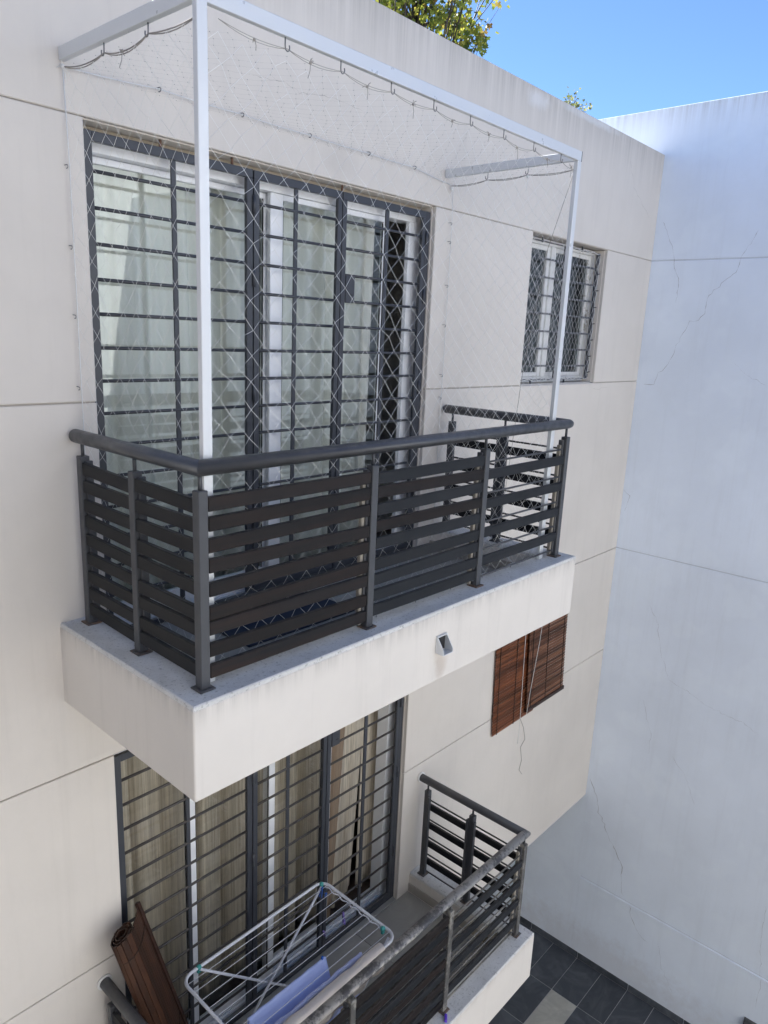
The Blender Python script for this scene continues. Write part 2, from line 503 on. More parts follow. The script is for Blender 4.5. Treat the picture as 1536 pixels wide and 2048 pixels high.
M['bamboo2'] = mat_wood('faded_blind_wood', (0.10, 0.042, 0.026), (0.30, 0.15, 0.085), 'x', vary=0.5, rough=0.6)
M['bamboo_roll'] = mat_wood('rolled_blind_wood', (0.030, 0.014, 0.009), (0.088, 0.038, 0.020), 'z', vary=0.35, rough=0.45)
M['blind_dark'] = mat_wood('blind_rail_wood', (0.030, 0.014, 0.010), (0.060, 0.026, 0.018), 'x', vary=0.1, rough=0.4)
M['tape'] = mat_simple('dark_tape', (0.03, 0.022, 0.018), 0.9)
M['rack_white'] = mat_metal_paint('white_rack_enamel', (0.74, 0.76, 0.82), 0.28, dust=0.03)
M['teal'] = mat_simple('teal_plastic', (0.06, 0.33, 0.31), 0.4)
M['peg_blue'] = mat_simple('blue_plastic', (0.02, 0.12, 0.50), 0.35)
M['peg_purple'] = mat_simple('purple_plastic', (0.16, 0.12, 0.36), 0.4)
M['peg_violet'] = mat_simple('violet_plastic', (0.13, 0.05, 0.60), 0.35)
M['towel_blue'] = mat_cloth('blue_terry', (0.60, 0.69, 0.99), (0.50, 0.60, 0.97), 0.15, (260, 260, 260), bump=0.4)
M['towel_peri'] = mat_cloth('periwinkle_cotton', (0.66, 0.71, 0.95), (0.58, 0.63, 0.91), 0.2, (90, 90, 90))
M['cloth_cream'] = mat_cloth('cream_cotton', (0.86, 0.80, 0.75), (0.80, 0.74, 0.68), 0.2, (60, 60, 60))
M['tile_dark'] = mat_tile('slate_tile', (0.062, 0.069, 0.080), (0.11, 0.12, 0.135), 0.45)
M['tile_beige'] = mat_tile('beige_tile', (0.34, 0.33, 0.29), (0.44, 0.43, 0.38), 0.5)
M['tile_balcony'] = mat_tile('balcony_tile', (0.36, 0.35, 0.32), (0.44, 0.43, 0.40), 0.5, 0.08)
M['grout'] = mat_simple('grout', (0.42, 0.42, 0.41), 0.95)
M['grout_dark'] = mat_simple('dark_grout', (0.12, 0.125, 0.13), 0.95)
M['mat'] = mat_cloth('doormat_fibre', (0.05, 0.065, 0.10), (0.03, 0.04, 0.06), 0.0, (200, 200, 200))
M['ground'] = mat_concrete('courtyard_ground', (0.16, 0.16, 0.16), (0.11, 0.11, 0.11))
M['room_wall'] = mat_simple('room_paint', (0.50, 0.49, 0.46), 0.9)
M['room_floor'] = mat_wood('room_floor_boards', (0.10, 0.07, 0.05), (0.16, 0.11, 0.08), 'x')
M['crack'] = mat_simple('crack_grey', (0.30, 0.31, 0.33), 0.95)  # even grey of the cracks in the white wall
M['crack_cream'] = mat_simple('cream_crack', (0.36, 0.33, 0.29), 0.95)
M['opp'] = mat_plaster('opposite_plaster', (0.77, 0.775, 0.77), streak=0.08, dark=DIRT)
M['bark'] = mat_wood('bark', (0.05, 0.04, 0.03), (0.14, 0.11, 0.085), 'z')
M['bracket'] = mat_metal_paint('dark_bracket', (0.05, 0.052, 0.055), 0.5)
def mat_leaf(name, stops):
    t = NT(name)
    rn = t.node('ShaderNodeNewGeometry').outputs['Random Per Island']
    c = t.ramp(rn, stops)
    d = t.bsdf(c, 0.55, spec=0.35)
    tl = t.node('ShaderNodeBsdfTranslucent'); t.link(c, tl.inputs['Color'])
    mx = t.node('ShaderNodeMixShader'); mx.inputs[0].default_value = 0.52
    t.link(d.outputs[0], mx.inputs[1]); t.link(tl.outputs[0], mx.inputs[2])
    return t.done(mx)
M['leaf'] = mat_leaf('autumn_leaf', [(0.0, (0.08, 0.12, 0.025)), (0.25, (0.20, 0.23, 0.04)), (0.5, (0.33, 0.37, 0.06)), (0.88, (0.48, 0.45, 0.08)), (1.0, (0.28, 0.16, 0.06))])
M['leaf2'] = mat_leaf('pale_leaf', [(0.0, (0.14, 0.17, 0.06)), (0.5, (0.28, 0.29, 0.11)), (1.0, (0.42, 0.40, 0.17))])

# ================================================================== LARGE STRUCTURE
# ---- ground
gr = box('ground', M['ground'], None, -600, 600, -600, 600, GND - 0.5, GND - 0.012)
tag(gr, kind='structure')
BEIGE = set()
TX, TY = 0.6265, 0.328
y_base = -0.151
tile_mesh = {}
def ground_tile(ix, iy):
    x1 = XW - 0.012 - ix * TX; x0 = x1 - TX
    y1 = y_base - iy * TY; y0 = y1 - TY
    g = 0.003
    key = 'beige' if (ix, iy) in ((1, 0),) else 'dark'
    if key not in tile_mesh:
        mb = MB().box(-TX / 2 + g, TX / 2 - g, -TY / 2 + g, TY / 2 - g, -0.010, 0.0, 0.0012)
        o = mb.build('floor_tile', M['tile_beige' if key == 'beige' else 'tile_dark'], None)
        tile_mesh[key] = o.data
    else:
        o = bpy.data.objects.new('floor_tile', tile_mesh[key]); col.objects.link(o)
    o.parent = gr
    o.location = ((x0 + x1) / 2, (y0 + y1) / 2, GND + random.uniform(-0.0006, 0.0006))
for ix in range(0, 6):
    for iy in range(-5, 7):
        ground_tile(ix, iy)
go = box('grout_bed', M['grout'], gr, XW - 0.012 - 6 * TX, XW - 0.011, y_base - 7 * TY, y_base + 5 * TY, GND - 0.011, GND - 0.0032)

# ---- apartment building
bld = thing('apartment_building', (0, 0, GND), 'cream plastered apartment building with grooved facade and two stacked balconies', 'building')
XL = -3.8
GV = 0.0034      # half width of a facade joint
PD = 0.03
def panel(poly, mat='facade', y0=0.0):
    return MB().prism(poly, y0, y0 + PD, 0.004).build('wall_panel', M[mat], bld)
XR = XW - 0.002
panel(rect(XL, XR, G1 + 0.0015, TOP))
# between G1 and G2
panel(rect(XL, DX0, G2 + GV, G1 - GV))
panel(rect(DX1, WX0, G2 + GV, G1 - GV))
panel(rect(WX1, XR, G2 + GV, G1 - GV))
# between G2 and G3, notched round the door
FLZ = FL - 0.02
panel([(XL, G3 + GV), (XR, G3 + GV), (XR, G2 - GV), (DX1, G2 - GV), (DX1, FLZ), (DX0, FLZ), (DX0, G2 - GV), (XL, G2 - GV)])
# lower storey
panel(rect(XL, DX0, G4 + GV, G3 - GV))
panel(rect(DX1, WX0, G4 + GV, G3 - GV))
panel(rect(WX1, XR, G4 + GV, G3 - GV))
panel([(XL, BOT), (XR, BOT), (XR, G4 - GV), (DX1, G4 - GV), (DX1, ST + FLZ), (DX0, ST + FLZ), (DX0, G4 - GV), (XL, G4 - GV)])
# wall core behind the panels: joints and reveals
e = 0.003
core = MB()
def cbx(x0, x1, z0, z1): core.box(x0, x1, 0.012, 0.24, z0, z1)
zc = TOP - 0.01
def core_storey(dz, ztop, zbot):
    cbx(XL, DX0 - e, zbot, ztop)
    cbx(DX0 - e, DX1 + e, G1 + dz + e, ztop); cbx(DX0 - e, DX1 + e, zbot, FLZ + dz - e)
    cbx(DX1 + e, WX0 - e, zbot, ztop)
    cbx(WX0 - e, WX1 + e, G1 + dz - 0.004, ztop); cbx(WX0 - e, WX1 + e, zbot, WZ0 + dz - 0.012)
    cbx(WX1 + e, XR, zbot, ztop)
core_storey(0, zc, -0.58); core_storey(ST, -0.58, BOT + 0.004)
core.build('wall_core', M['core'], bld)
box('roof', M['coping'], bld, XL, XR - 0.3, 0.25, 9.0, 2.62, 2.80)
# plastered reveals of the openings (right jambs and heads are seen)
for dz in (0, ST):
    box('door_jamb', M['facade'], bld, DX1 - 0.006, DX1 + 0.001, 0.0305, 0.235, FLZ + dz, G1 + dz - 0.002)
    box('door_head', M['facade'], bld, DX0, DX1 - 0.007, 0.0312, 0.235, G1 + dz - 0.004, G1 + dz + 0.002)
    box('window_jamb', M['facade'], bld, WX1 - 0.006, WX1 + 0.001, 0.0305, 0.235, WZ0 + dz, WZ1 + dz)
    box('window_sill', M['facade'], bld, WX0, WX1 - 0.007, 0.0312, 0.235, WZ0 + dz - 0.004, WZ0 + dz + 0.006)
# rooms behind the openings
def room(x0, x1, z0, z1, d, y0=0.242):
    box('room_floor', M['room_floor'], bld, x0, x1, y0, d, z0 - 0.1, z0)
    box('room_ceiling', M['room_wall'], bld, x0, x1, y0, d, z1, z1 + 0.1)
    box('room_wall', M['room_wall'], bld, x0, x1, d, d + 0.1, z0 - 0.1, z1 + 0.1)
    box('room_wall', M['room_wall'], bld, x0 - 0.1, x0, y0, d + 0.1, z0 - 0.1, z1 + 0.1)
    box('room_wall', M['room_wall'], bld, x1, x1 + 0.1, y0, d + 0.1, z0 - 0.1, z1 + 0.1)
for dz in (0, ST):
    room(-0.8, 3.1, -0.16 + dz, 2.40 + dz, 4.5)
    room(3.35, 5.9, -0.16 + dz, 2.40 + dz, 3.0)
# outer shell so no daylight leaks in
box('end_wall', M['facade'], bld, XL - 0.2, XL, 0.0, 9.0, BOT, TOP)
box('back_wall', M['facade'], bld, XL, XR - 0.3, 9.0, 9.2, BOT, TOP)
box('soffit', M['facade'], bld, XL, XR - 0.004, 0.242, 9.0, BOT + 0.006, BOT + 0.12)
box('ground_floor_wall', M['facade'], bld, XL, XR - 0.004, 2.2, 2.4, GND - 0.01, BOT + 0.006)

# ---- neighbouring white wall
nb = thing('white_boundary_wall', (XW, -1.5, GND), 'tall bluish white plastered wall with hairline cracks beside the paved yard', 'wall')
NG = 0.006
def npanel(z0, z1, y0, y1):
    # prism in (x,z) swept in y -> rotate: build a chamfered box by hand
    MB().box(XW, XW + 0.03, y0, y1, z0, z1, 0.004).build('wall_panel', M['white_wall'], nb)
YN0, YN1 = -10.5, 9.0
npanel(G1 + NG, NTOP, YN0, YN1)
npanel(G3 + NG, G1 - NG, YN0, YN1)
npanel(-4.948 + NG, G3 - NG, YN0, YN1)
npanel(GND - 0.01, -4.948 - NG, YN0, -0.055)
box('wall_panel', M['white_wall'], nb, XW, XW + 0.03, -0.0548, YN1, GND - 0.01, -4.948 - 0.0 + NG - 0.0005)
box('wall_core', M['joint_blue'], nb, XW + 0.008, XW + 0.25, YN0, YN1, GND - 0.01, NTOP - 0.01)
# pale plaster lip along the low joint
box('joint_bead', M['white_wall'], nb, XW - 0.011, XW + 0.004, -8.0, -0.06, -4.948 - NG - 0.020, -4.948 - NG - 0.001, 0.004)
# skirting tiles
for k in range(-4, 6):
    y1 = -0.151 - k * 0.657; y0 = y1 - 0.657
    box('skirting_tile', M['tile_dark'], nb, XW - 0.011, XW - 0.001, y0 + 0.003, y1 - 0.003, GND - 0.004, GND + 0.078, 0.002)

# ---- pixel rays: used only to carry traced cracks onto the wall they belong to
F_PX = 1460.795
def ray(u, v): return _f + _r2 * ((u - 768) / F_PX) - _u2 * ((v - 1024) / F_PX)
def on_x(u, v, x): d = ray(u, v); return CAM + d * ((x - CAM.x) / d.x)
def on_y(u, v, y): d = ray(u, v); return CAM + d * ((y - CAM.y) / d.y)
def on_z(u, v, z): d = ray(u, v); return CAM + d * ((z - CAM.z) / d.z)
def crack(pts, w, parent, mat, plane):
    P = []
    for a, b in zip(pts[:-1], pts[1:]):
        n = max(2, int(math.hypot(b[0] - a[0], b[1] - a[1]) / 7))
        for i in range(n): P.append((lerp(a[0], b[0], i / n), lerp(a[1], b[1], i / n)))
    P.append(pts[-1])
    rr = random.Random(len(P))
    Q = []
    for i, p in enumerate(P):
        q = (p[0] + rr.uniform(-2.0, 2.0), p[1] + rr.uniform(-2, 2))
        Q.append(on_x(q[0], q[1], XW) if plane == 'x' else on_y(q[0], q[1], 0.0))
    mb = MB(); vs = []; n = len(Q)
    for i, q in enumerate(Q):
        d = (Q[min(n - 1, i + 1)] - Q[max(0, i - 1)]).normalized()
        nrm = Vector((-1, 0, 0)) if plane == 'x' else Vector((0, -1, 0))
        s = d.cross(nrm) * (w * (0.15 + 1.05 * rr.random() ** 1.5) * (0.4 if i in (0, n - 1) else 1) / 2)
        q = q + nrm * 0.0006
        vs += [q - s, q + s]
    fs = [(2 * i, 2 * i + 1, 2 * i + 3, 2 * i + 2) for i in range(n - 1)]
    mb.add(vs, fs); mb.build('crack', mat, parent)
z8 = lambda a, b: (800 + a / 2.087, 1200 + b / 2.087)
z4q = lambda a, b: (768 + a / 2, 512 + b / 2)
z2q = lambda a, b: (768 + a / 2, b / 2)
crack([z8(*p) for p in ((798, 750), (815, 800), (830, 885), (868, 980), (905, 1060), (928, 1112), (924, 1170), (930, 1232))], 0.006, nb, M['crack'], 'x')
crack([z8(*p) for p in ((958, 1275), (968, 1335), (1000, 1390), (1032, 1435))], 0.004, nb, M['crack'], 'x')
crack([z8(*p) for p in ((1040, 20), (1075, 90), (1085, 205), (1120, 330), (1200, 382), (1285, 445), (1430, 512), (1500, 565))], 0.0022, nb, M['crack'], 'x')
crack([z8(*p) for p in ((1012, 420), (1046, 560), (1038, 640))], 0.0018, nb, M['crack'], 'x')
crack([z8(*p) for p in ((1130, 640), (1195, 745), (1228, 850))], 0.0018, nb, M['crack'], 'x')
crack([z8(*p) for p in ((1080, 1440), (1092, 1540), (1140, 1640))], 0.0018, nb, M['crack'], 'x')
crack([z8(*p) for p in ((1530, 1280), (1505, 1440), (1505, 1600), (1485, 1700))], 0.0022, nb, M['crack'], 'x')
crack([(1515, 462)] + [z4q(*p) for p in ((1435, 2), (1405, 62), (1300, 160), (1282, 228), (1255, 255), (1220, 262), (1165, 372), (1140, 432), (1098, 468), (1082, 512), (1042, 512))], 0.0036, nb, M['crack'], 'x')
crack([z2q(*p) for p in ((1112, 885), (1138, 938), (1152, 985), (1160, 1022))] + [z4q(*p) for p in ((1158, 50), (1180, 92), (1170, 190))], 0.0032, nb, M['crack'], 'x')
crack([z4q(*p) for p in ((958, 925), (980, 962), (966, 1020))], 0.004, nb, M['crack'], 'x')
crack([z4q(*p) for p in ((1400, 430), (1450, 475), (1530, 520))], 0.0018, nb, M['crack'], 'x')
crack([z2q(*p) for p in ((985, 632), (1000, 752), (1045, 832), (1060, 872))], 0.0028, bld, M['crack_cream'], 'y')
crack([(505, 150), (570, 165), (600, 185), (665, 195), (725, 222)], 0.0022, bld, M['crack_cream'], 'y')
crack([z4q(*p) for p in ((835, 528), (858, 530), (890, 524))], 0.004, bld, M['crack_cream'], 'y')

# ---- wing across the yard, seen mirrored in the door glass, and an added side wall
op = bld
box('courtyard_wing_wall', M['opp'], op, -9.0, 7.5, -10.3, -9.5, GND - 0.01, 5.2)
box('added_shade_wall', M['facade'], op, XL - 0.4, XL - 0.001, -9.49, -0.001, GND - 0.01, 4.9)  # unseen wall, added at the left to hold back sky light
box('wing_coping', M['coping'], op, -9.05, 7.55, -10.35, -9.45, 5.2, 5.3)
for k in range(4):
    for zz in (-4.6, -1.6, 1.4):
        x0 = -4.2 + k * 2.7
        w = box('wing_window', M['white_paint'], op, x0, x0 + 1.3, -9.52, -9.44, zz, zz + 1.3, 0.01)
        box('pane', M['glass_win'], w, x0 + 0.08, x0 + 0.62, -9.438, -9.43, zz + 0.08, zz + 1.22)
        box('pane', M['glass_win'], w, x0 + 0.68, x0 + 1.22, -9.438, -9.43, zz + 0.08, zz + 1.22)

# ================================================================== BALCONIES
def balcony(dz, label, low):
    b = thing('balcony', (SL / 2, -SD, dz - SH), label, 'balcony', 'balconies of the apartment building')
    xi0, xi1, yi = 0.205, 2.742, -0.885
    # plaster box
    mb = MB()
    o = [(0, 0.0), (0, -SD), (SL, -SD), (SL, 0.0)]
    zt = -0.016
    vs = [(x, y, dz - SH) for x, y in o] + [(x, y, dz + zt) for x, y in o]
    i = [(xi0, 0.0), (xi0, yi), (xi1, yi), (xi1, 0.0)]
    vs += [(x, y, dz + zt) for x, y in i] + [(x, y, dz + FL - 0.012) for x, y in i]
    fs = [(3, 2, 1, 0)]
    for k in range(3):
        fs += [(k, k + 1, k + 5, k + 4), (k + 4, k + 5, k + 9, k + 8), (k + 8, k + 9, k + 13, k + 12)]
    fs += [(12, 13, 14, 15)]
    mb.add(vs, fs)
    s = bevel(mb.build('slab', M['slab_low' if low else 'slab'], b), 0.009, 3)
    # coping skim on the kerb: a U of concrete
    mb = MB()
    q = 0.003
    o2 = [(q, -0.001), (q, -SD + q), (SL - q, -SD + q), (SL - q, -0.001)]
    i2 = [(xi0 - q, -0.001), (xi0 - q, yi - q), (xi1 + q, yi - q), (xi1 + q, -0.001)]
    zb, z1 = dz + zt - 0.004, dz
    rings = [[(x, y, zb) for x, y in o2], [(x, y, z1 - 0.005) for x, y in o2],
             [(x + (0.005 if x < 1 else -0.005), y + (0.005 if y < -0.5 else 0), z1) for x, y in o2],
             [(x - (0.005 if x < 1 else -0.005), y - (0.005 if y < -0.5 else 0), z1) for x, y in i2],
             [(x, y, z1 - 0.005) for x, y in i2], [(x, y, zb) for x, y in i2]]
    vs = [p for r_ in rings for p in r_]
    fs = []
    for r_ in range(5):
        for k in range(3):
            a = r_ * 4 + k
            fs.append((a, a + 1, a + 5, a + 4))
    mb.add(vs, fs).build('coping', M['coping'], b)
    # kerb skirting inside
    box('skirting', M['kerb_in'], b, xi1 - 0.010, xi1 - 0.001, yi + 0.012, -0.002, dz + FL, dz + FL + 0.075, 0.002)
    box('skirting', M['kerb_in'], b, xi0 + 0.001, xi0 + 0.010, yi + 0.012, -0.002, dz + FL, dz + FL + 0.075, 0.002)
    box('skirting', M['kerb_in'], b, xi0 + 0.011, xi1 - 0.011, yi + 0.001, yi + 0.010, dz + FL, dz + FL + 0.075, 0.002)
    # floor tiles
    nx, ny = 4, 3
    tx = (xi1 - xi0 - 0.024) / nx; ty = (-yi - 0.012) / ny
    for a in range(nx):
        for c in range(ny):
            x0 = xi0 + 0.012 + a * tx; y0 = yi + 0.012 + c * ty
            box('floor_tile', M['tile_balcony'], b, x0 + 0.002, x0 + tx - 0.002, y0 + 0.002, y0 + ty - 0.002, dz + FL - 0.011, dz + FL, 0.0015)
    # threshold under the gate
    box('threshold', M['tile_balcony'], b, DX0 + 0.008, DX1 - 0.010, 0.001, 0.232, dz + FL - 0.016, dz + FL + 0.002, 0.002)
    return b
bal_up = balcony(0.0, 'upper balcony slab with grey coping and netted railing', False)
bal_lo = balcony(ST, 'lower balcony slab holding the clothes drying rack', True)

# water spout on the upper slab
sp = thing('water_spout', (1.50, -SD, -0.25), 'small square grey drain spout on the upper balcony front', 'spout')
mb = MB()
x0, x1, zt, zb, yo, th = 1.452, 1.532, -0.145, -0.232, -SD - 0.055, 0.004
mb.box(x0, x1, yo, -SD - 0.001, zb, zb + th)
for xa in (x0, x1 - th):
    vs = [(xa, -SD - 0.001, zb + th), (xa, yo, zb + th), (xa, yo, zb + 0.022), (xa, -SD - 0.012, zt), (xa, -SD - 0.001, zt)]
    vs += [(x + th, y, z) for x, y, z in vs]
    mb.add(vs, [(0, 1, 2, 3, 4), (9, 8, 7, 6, 5)] + [(k, k + 5, (k + 1) % 5 + 5, (k + 1) % 5) for k in range(5)])
mb.build('chute', M['alu'], sp)
box('opening', M['gasket'], sp, x0 + 0.007, x1 - 0.007, -SD - 0.0035, -SD - 0.0008, zb + 0.008, zt - 0.006)
box('top_lip', M['alu'], sp, x0, x1, -SD - 0.014, -SD - 0.0009, zt + 0.0005, zt + 0.006)

# ================================================================== RAILINGS
XP, YP, XP2 = 0.112, -0.978, 2.812
def railing(dz, label, low):
    r_ = thing('balcony_railing', (XP, YP, dz), label, 'railing', 'slatted railings of the two balconies')
    post_m = M['post_worn'] if low else M['charcoal']
    hp = 0.021
    ptop, rz, rr = 0.785, 0.866, 0.0305
    def post(x, y, side):
        p = MB().box(x - hp, x + hp, y - hp, y + hp, dz + 0.008, dz + ptop, 0.003).build('post', M['charcoal'] if (low and side) else post_m, r_)
        box('base_plate', M['base'], p, x - 0.035, x + 0.035, y - 0.035, y + 0.035, dz + 0.0005, dz + 0.0078, 0.002)
        MB().tube([(x, y, dz + ptop - 0.002), (x, y, dz + rz - rr * 0.6)], 0.008, 8).build('pin', M['charcoal'], p)
        return p
    YR = [-0.085, -0.525]
    XF = [1.03, 1.925]
    post(XP, YP, False)
    for y in YR: post(XP, y, True); post(XP2, y, True)
    for x in XF: post(x, YP, False)
    post(XP2, YP, False)
    # handrail, mitred at the corners
    rm = M['rail_worn'] if low else M['rail']
    pts = [(XP, -0.004 if low else -0.026, dz + rz), (XP, YP, dz + rz), (XP2, YP, dz + rz), (XP2, -0.004 if low else -0.020, dz + rz)]
    # three runs with mitre joints
    def run(a, b, mitre_a, mitre_b, mat):
        mb = MB(); a, b = Vector(a), Vector(b); d = (b - a).normalized(); n = 18
        u = Vector((0, 0, 1)); w = d.cross(u)
        vs = []
        for p, mt in ((a, mitre_a), (b, mitre_b)):
            for j in range(n):
                t = 2 * math.pi * j / n
                off = u * math.cos(t) * rr + w * math.sin(t) * rr
                sh = off.dot(w) * mt
                vs.append(p + off + d * sh)
        fs = [(j, (j + 1) % n, n + (j + 1) % n, n + j) for j in range(n)]
        mb.add(vs, fs, True)
        mb.f += [tuple(reversed(range(n))), tuple(range(n, 2 * n))]; mb.s += [False, False]
        if mitre_a == 0:
            pass
        return mb.build('handrail', mat, r_)
    run(pts[0], pts[1], 0, 1, M['rail'])
    run(pts[1], pts[2], -1, 1, rm)
    run(pts[2], pts[3], -1, 0, M['rail'])
    if not low:      # domed rail ends at the wall
        for x in (XP, XP2):
            yy = pts[0][1] if x == XP else pts[3][1]
            mb = MB(); mb.tube([(x, yy - 0.0005, dz + rz), (x, yy + 0.010, dz + rz)], rr * 0.999, 16, True, False, rr * 0.72)
            mb.build('rail_end', M['charcoal'], r_)
    else:
        for x in (XP, XP2):
            MB().tube([(x, -0.012, dz + rz), (x, -0.001, dz + rz)], rr + 0.012, 16).build('wall_flange', M['white_paint'], r_)
    rng = random.Random(3 if low else 5)
    Z9 = [0.726, 0.650, 0.572, 0.486, 0.404, 0.314, 0.236, 0.150, 0.073]
    ZR = [0.706, 0.530, 0.366, 0.206, 0.045]
    ZS = [0.640, 0.472, 0.306, 0.140]
    sh, stt = 0.0275, 0.011
    def slat_front(xa, xb, z, mat, j=0.009):
        ya = YP - hp + 0.004 + stt
        za, zb = z + rng.uniform(-j, j), z + rng.uniform(-j, j)
        L = xb - xa; ang = math.atan2(zb - za, L)
        Mx = Matrix.Translation(((xa + xb) / 2, ya, dz + (za + zb) / 2)) @ Matrix.Rotation(-ang, 4, 'Y')
        MB().box(-L / 2, L / 2, -stt, stt, -sh, sh, 0.003, Mx).build('slat', mat, r_)
    def slat_side(x, ya, yb, z, mat, sgn, j=0.006):
        xa = x + sgn * (-hp + 0.004 + stt)
        za, zb = z + rng.uniform(-j, j), z + rng.uniform(-j, j)
        L = yb - ya; ang = math.atan2(zb - za, L)
        Mx = Matrix.Translation((xa, (ya + yb) / 2, dz + (za + zb) / 2)) @ Matrix.Rotation(ang, 4, 'X')
        MB().box(-stt, stt, -L / 2, L / 2, -sh, sh, 0.003, Mx).build('slat', mat, r_)
    def rod_front(xa, xb, z):
        MB().tube([(xa, YP + 0.004, dz + z), (xb, YP + 0.004, dz + z)], 0.0062, 8).build('rod', post_m, r_)
    def rod_side(x, ya, yb, z):
        MB().tube([(x, ya, dz + z), (x, yb, dz + z)], 0.0062, 8).build('rod', M['rod'], r_)
    g = hp + 0.001
    xs = [XP] + XF + [XP2]
    for bay in (0, 1):
        for k, z in enumerate(Z9):
            mat = M['slat_brown'] if (bay == 0 or k in (1, 3) or (low and bay == 1)) else M['slat_grey']
            if low: mat = M['slat_grey'] if k % 2 else M['slat_brown']
            slat_front(xs[bay] + g + 0.004 * rng.random(), xs[bay + 1] - g - 0.002, z, mat)
    for z in ZS: slat_front(xs[2] + g, xs[3] - g, z, M['slat_grey'], 0.002)
    for z in ZR: rod_front(xs[2] + hp - 0.004, xs[3] - hp + 0.004, z)
    ys = [YR[0], YR[1], YP]
    for bay in (0, 1):
        for z in Z9: slat_side(XP, ys[bay + 1] + g, ys[bay] - g, z, M['slat_left'], 1, 0.008)
        for z in ZS: slat_side(XP2, ys[bay + 1] + g, ys[bay] - g, z, M['slat_left'], -1, 0.002)
        for z in ZR: rod_side(XP2, ys[bay + 1] + hp - 0.004, ys[bay] - hp + 0.004, z)
    # fixing brackets and bare battens on the inner side of the posts
    for x in XF + [XP2]:
        box('slat_bracket', M['charcoal'], r_, x - hp - 0.016, x - hp - 0.001, YP - 0.003, YP + 0.028, dz + 0.03, dz + 0.765, 0.002)
        box('batten', M['batten'], r_, x - hp - 0.036, x - hp - 0.017, YP + 0.004, YP + 0.026, dz + 0.02, dz + 0.735, 0.002)
    box('batten', M['batten'], r_, XP + hp + 0.002, XP + hp + 0.020, YP + 0.010, YP + 0.030, dz + 0.02, dz + 0.735, 0.002)
    for y in YR:
        box('slat_bracket', M['charcoal'], r_, XP - 0.003, XP + 0.028, y - hp - 0.016, y - hp - 0.001, dz + 0.03, dz + 0.765, 0.002)
        box('slat_bracket', M['charcoal'], r_, XP2 - 0.034, XP2 - 0.004, y - hp - 0.018, y - hp - 0.001, dz + 0.03, dz + 0.745, 0.002)
        box('slat_bracket', M['charcoal'], r_, XP2 - 0.034, XP2 - 0.004, y + hp + 0.001, y + hp + 0.018, dz + 0.03, dz + 0.745, 0.002) if y < -0.3 else None
    return r_
railing(0.0, 'charcoal slatted railing of the upper balcony behind which the net hangs', False)
railing(ST, 'slatted railing of the lower balcony with a worn peeling front handrail', True)

# ================================================================== GATES, SLIDING DOORS, CURTAINS
def gate(dz, label, low):
    g = thing('security_gate', (1.4, 0.05, dz + FL), label, 'security gate', 'barred gates across the balcony doors')
    m = M['charcoal2']
    ya, yb = 0.036, 0.060
    z0, z1 = dz + FL + 0.01, dz + 2.148
    xl, xr = DX0 + 0.010, DX1 - 0.010
    def vbar(name, xa, xb, za=z0, zb=z1, y0=ya, y1=yb): return box(name, m, g, xa, xb, y0, y1, za, zb, 0.002)
    tz = z1 - 0.042
    # outer frame
    vbar('frame_stile', xl, xl + 0.042, z0, z1); vbar('frame_stile', xr - 0.040, xr, z0, z1)
    box('frame_head', m, g, xl + 0.0425, 1.140, ya + 0.0005, yb - 0.0005, tz, z1 - 0.0005, 0.002)
    box('frame_sill', m, g, xl + 0.0425, xr - 0.0405, ya, yb, z0, z0 + 0.030, 0.002)
    zb_ = z0 + 0.032
    leaves = [None, (1.146, 1.182, 1.748, 1.427, 1.453, 1.781), (1.787, 1.822, 2.514, 2.166, 2.197, 2.548)]
    # fixed leaf
    vbar('mullion', 0.669, 0.695, zb_, tz - 0.001, ya + 0.006, yb - 0.006)
    vbar('stile', 1.102, 1.140, zb_, tz - 0.001)
    bars = [1.990 - 0.149 * k for k in range(14)]
    def rods(xa, xb):
        for zb2 in bars:
            z = dz + zb2
            if z < z0 + 0.05: continue
            MB().tube([(xa, 0.048, z), (xb, 0.048, z)], 0.0082, 8).build('bar', M['rod'] if low else m, g)
    rods(xl + 0.040, 1.104)
    # gate leaf one
    for (xa, xs1, xs2, m0, m1, xb) in leaves[1:]:
        box('gate_head', m, g, xa, xb, ya - 0.002, yb - 0.002, tz - 0.002, z1 - 0.002, 0.002)
        box('gate_foot', m, g, xa, xb, ya - 0.002, yb - 0.002, zb_ + 0.004, zb_ + 0.040, 0.002)
        box('stile', m, g, xa, xs1, ya - 0.0018, yb - 0.0022, zb_ + 0.0405, tz - 0.0025, 0.002)
        box('stile', m, g, xs2, xb, ya - 0.0018, yb - 0.0022, zb_ + 0.0405, tz - 0.0025, 0.002)
        box('mullion', m, g, m0, m1, ya + 0.006, yb - 0.006, zb_ + 0.0405, tz - 0.0025, 0.002)
        rods(xs1 - 0.004, xs2 + 0.004)
    # lock case, hinges
    lk = box('lock_case', m, g, 1.8265, 1.902, ya - 0.004, yb + 0.004, dz + 1.535, dz + 1.690, 0.003)
    box('keyhole', M['gasket'], lk, 1.862, 1.884, ya - 0.0046, ya - 0.0035, dz + 1.577, dz + 1.586)
    for x in (1.143, 2.552):
        for zz in (1.98, 1.62, 1.02, 0.30):
            MB().tube([(x, ya - 0.006, dz + zz - 0.045), (x, ya - 0.006, dz + zz + 0.045)], 0.0085, 8).build('hinge', m, g)
    # fixing studs to the lintel
    for x in (0.62, 1.02, 1.79):
        MB().tube([(x, 0.05, z1 - 0.004), (x, 0.05, dz + G1 - 0.004)], 0.007, 6).build('stud', M['rust'], g)
    return g
gate(0.0, 'charcoal barred security gate across the upper balcony doorway behind the net', False)
gate(ST, 'charcoal barred security gate across the lower balcony doorway behind the rack', True)

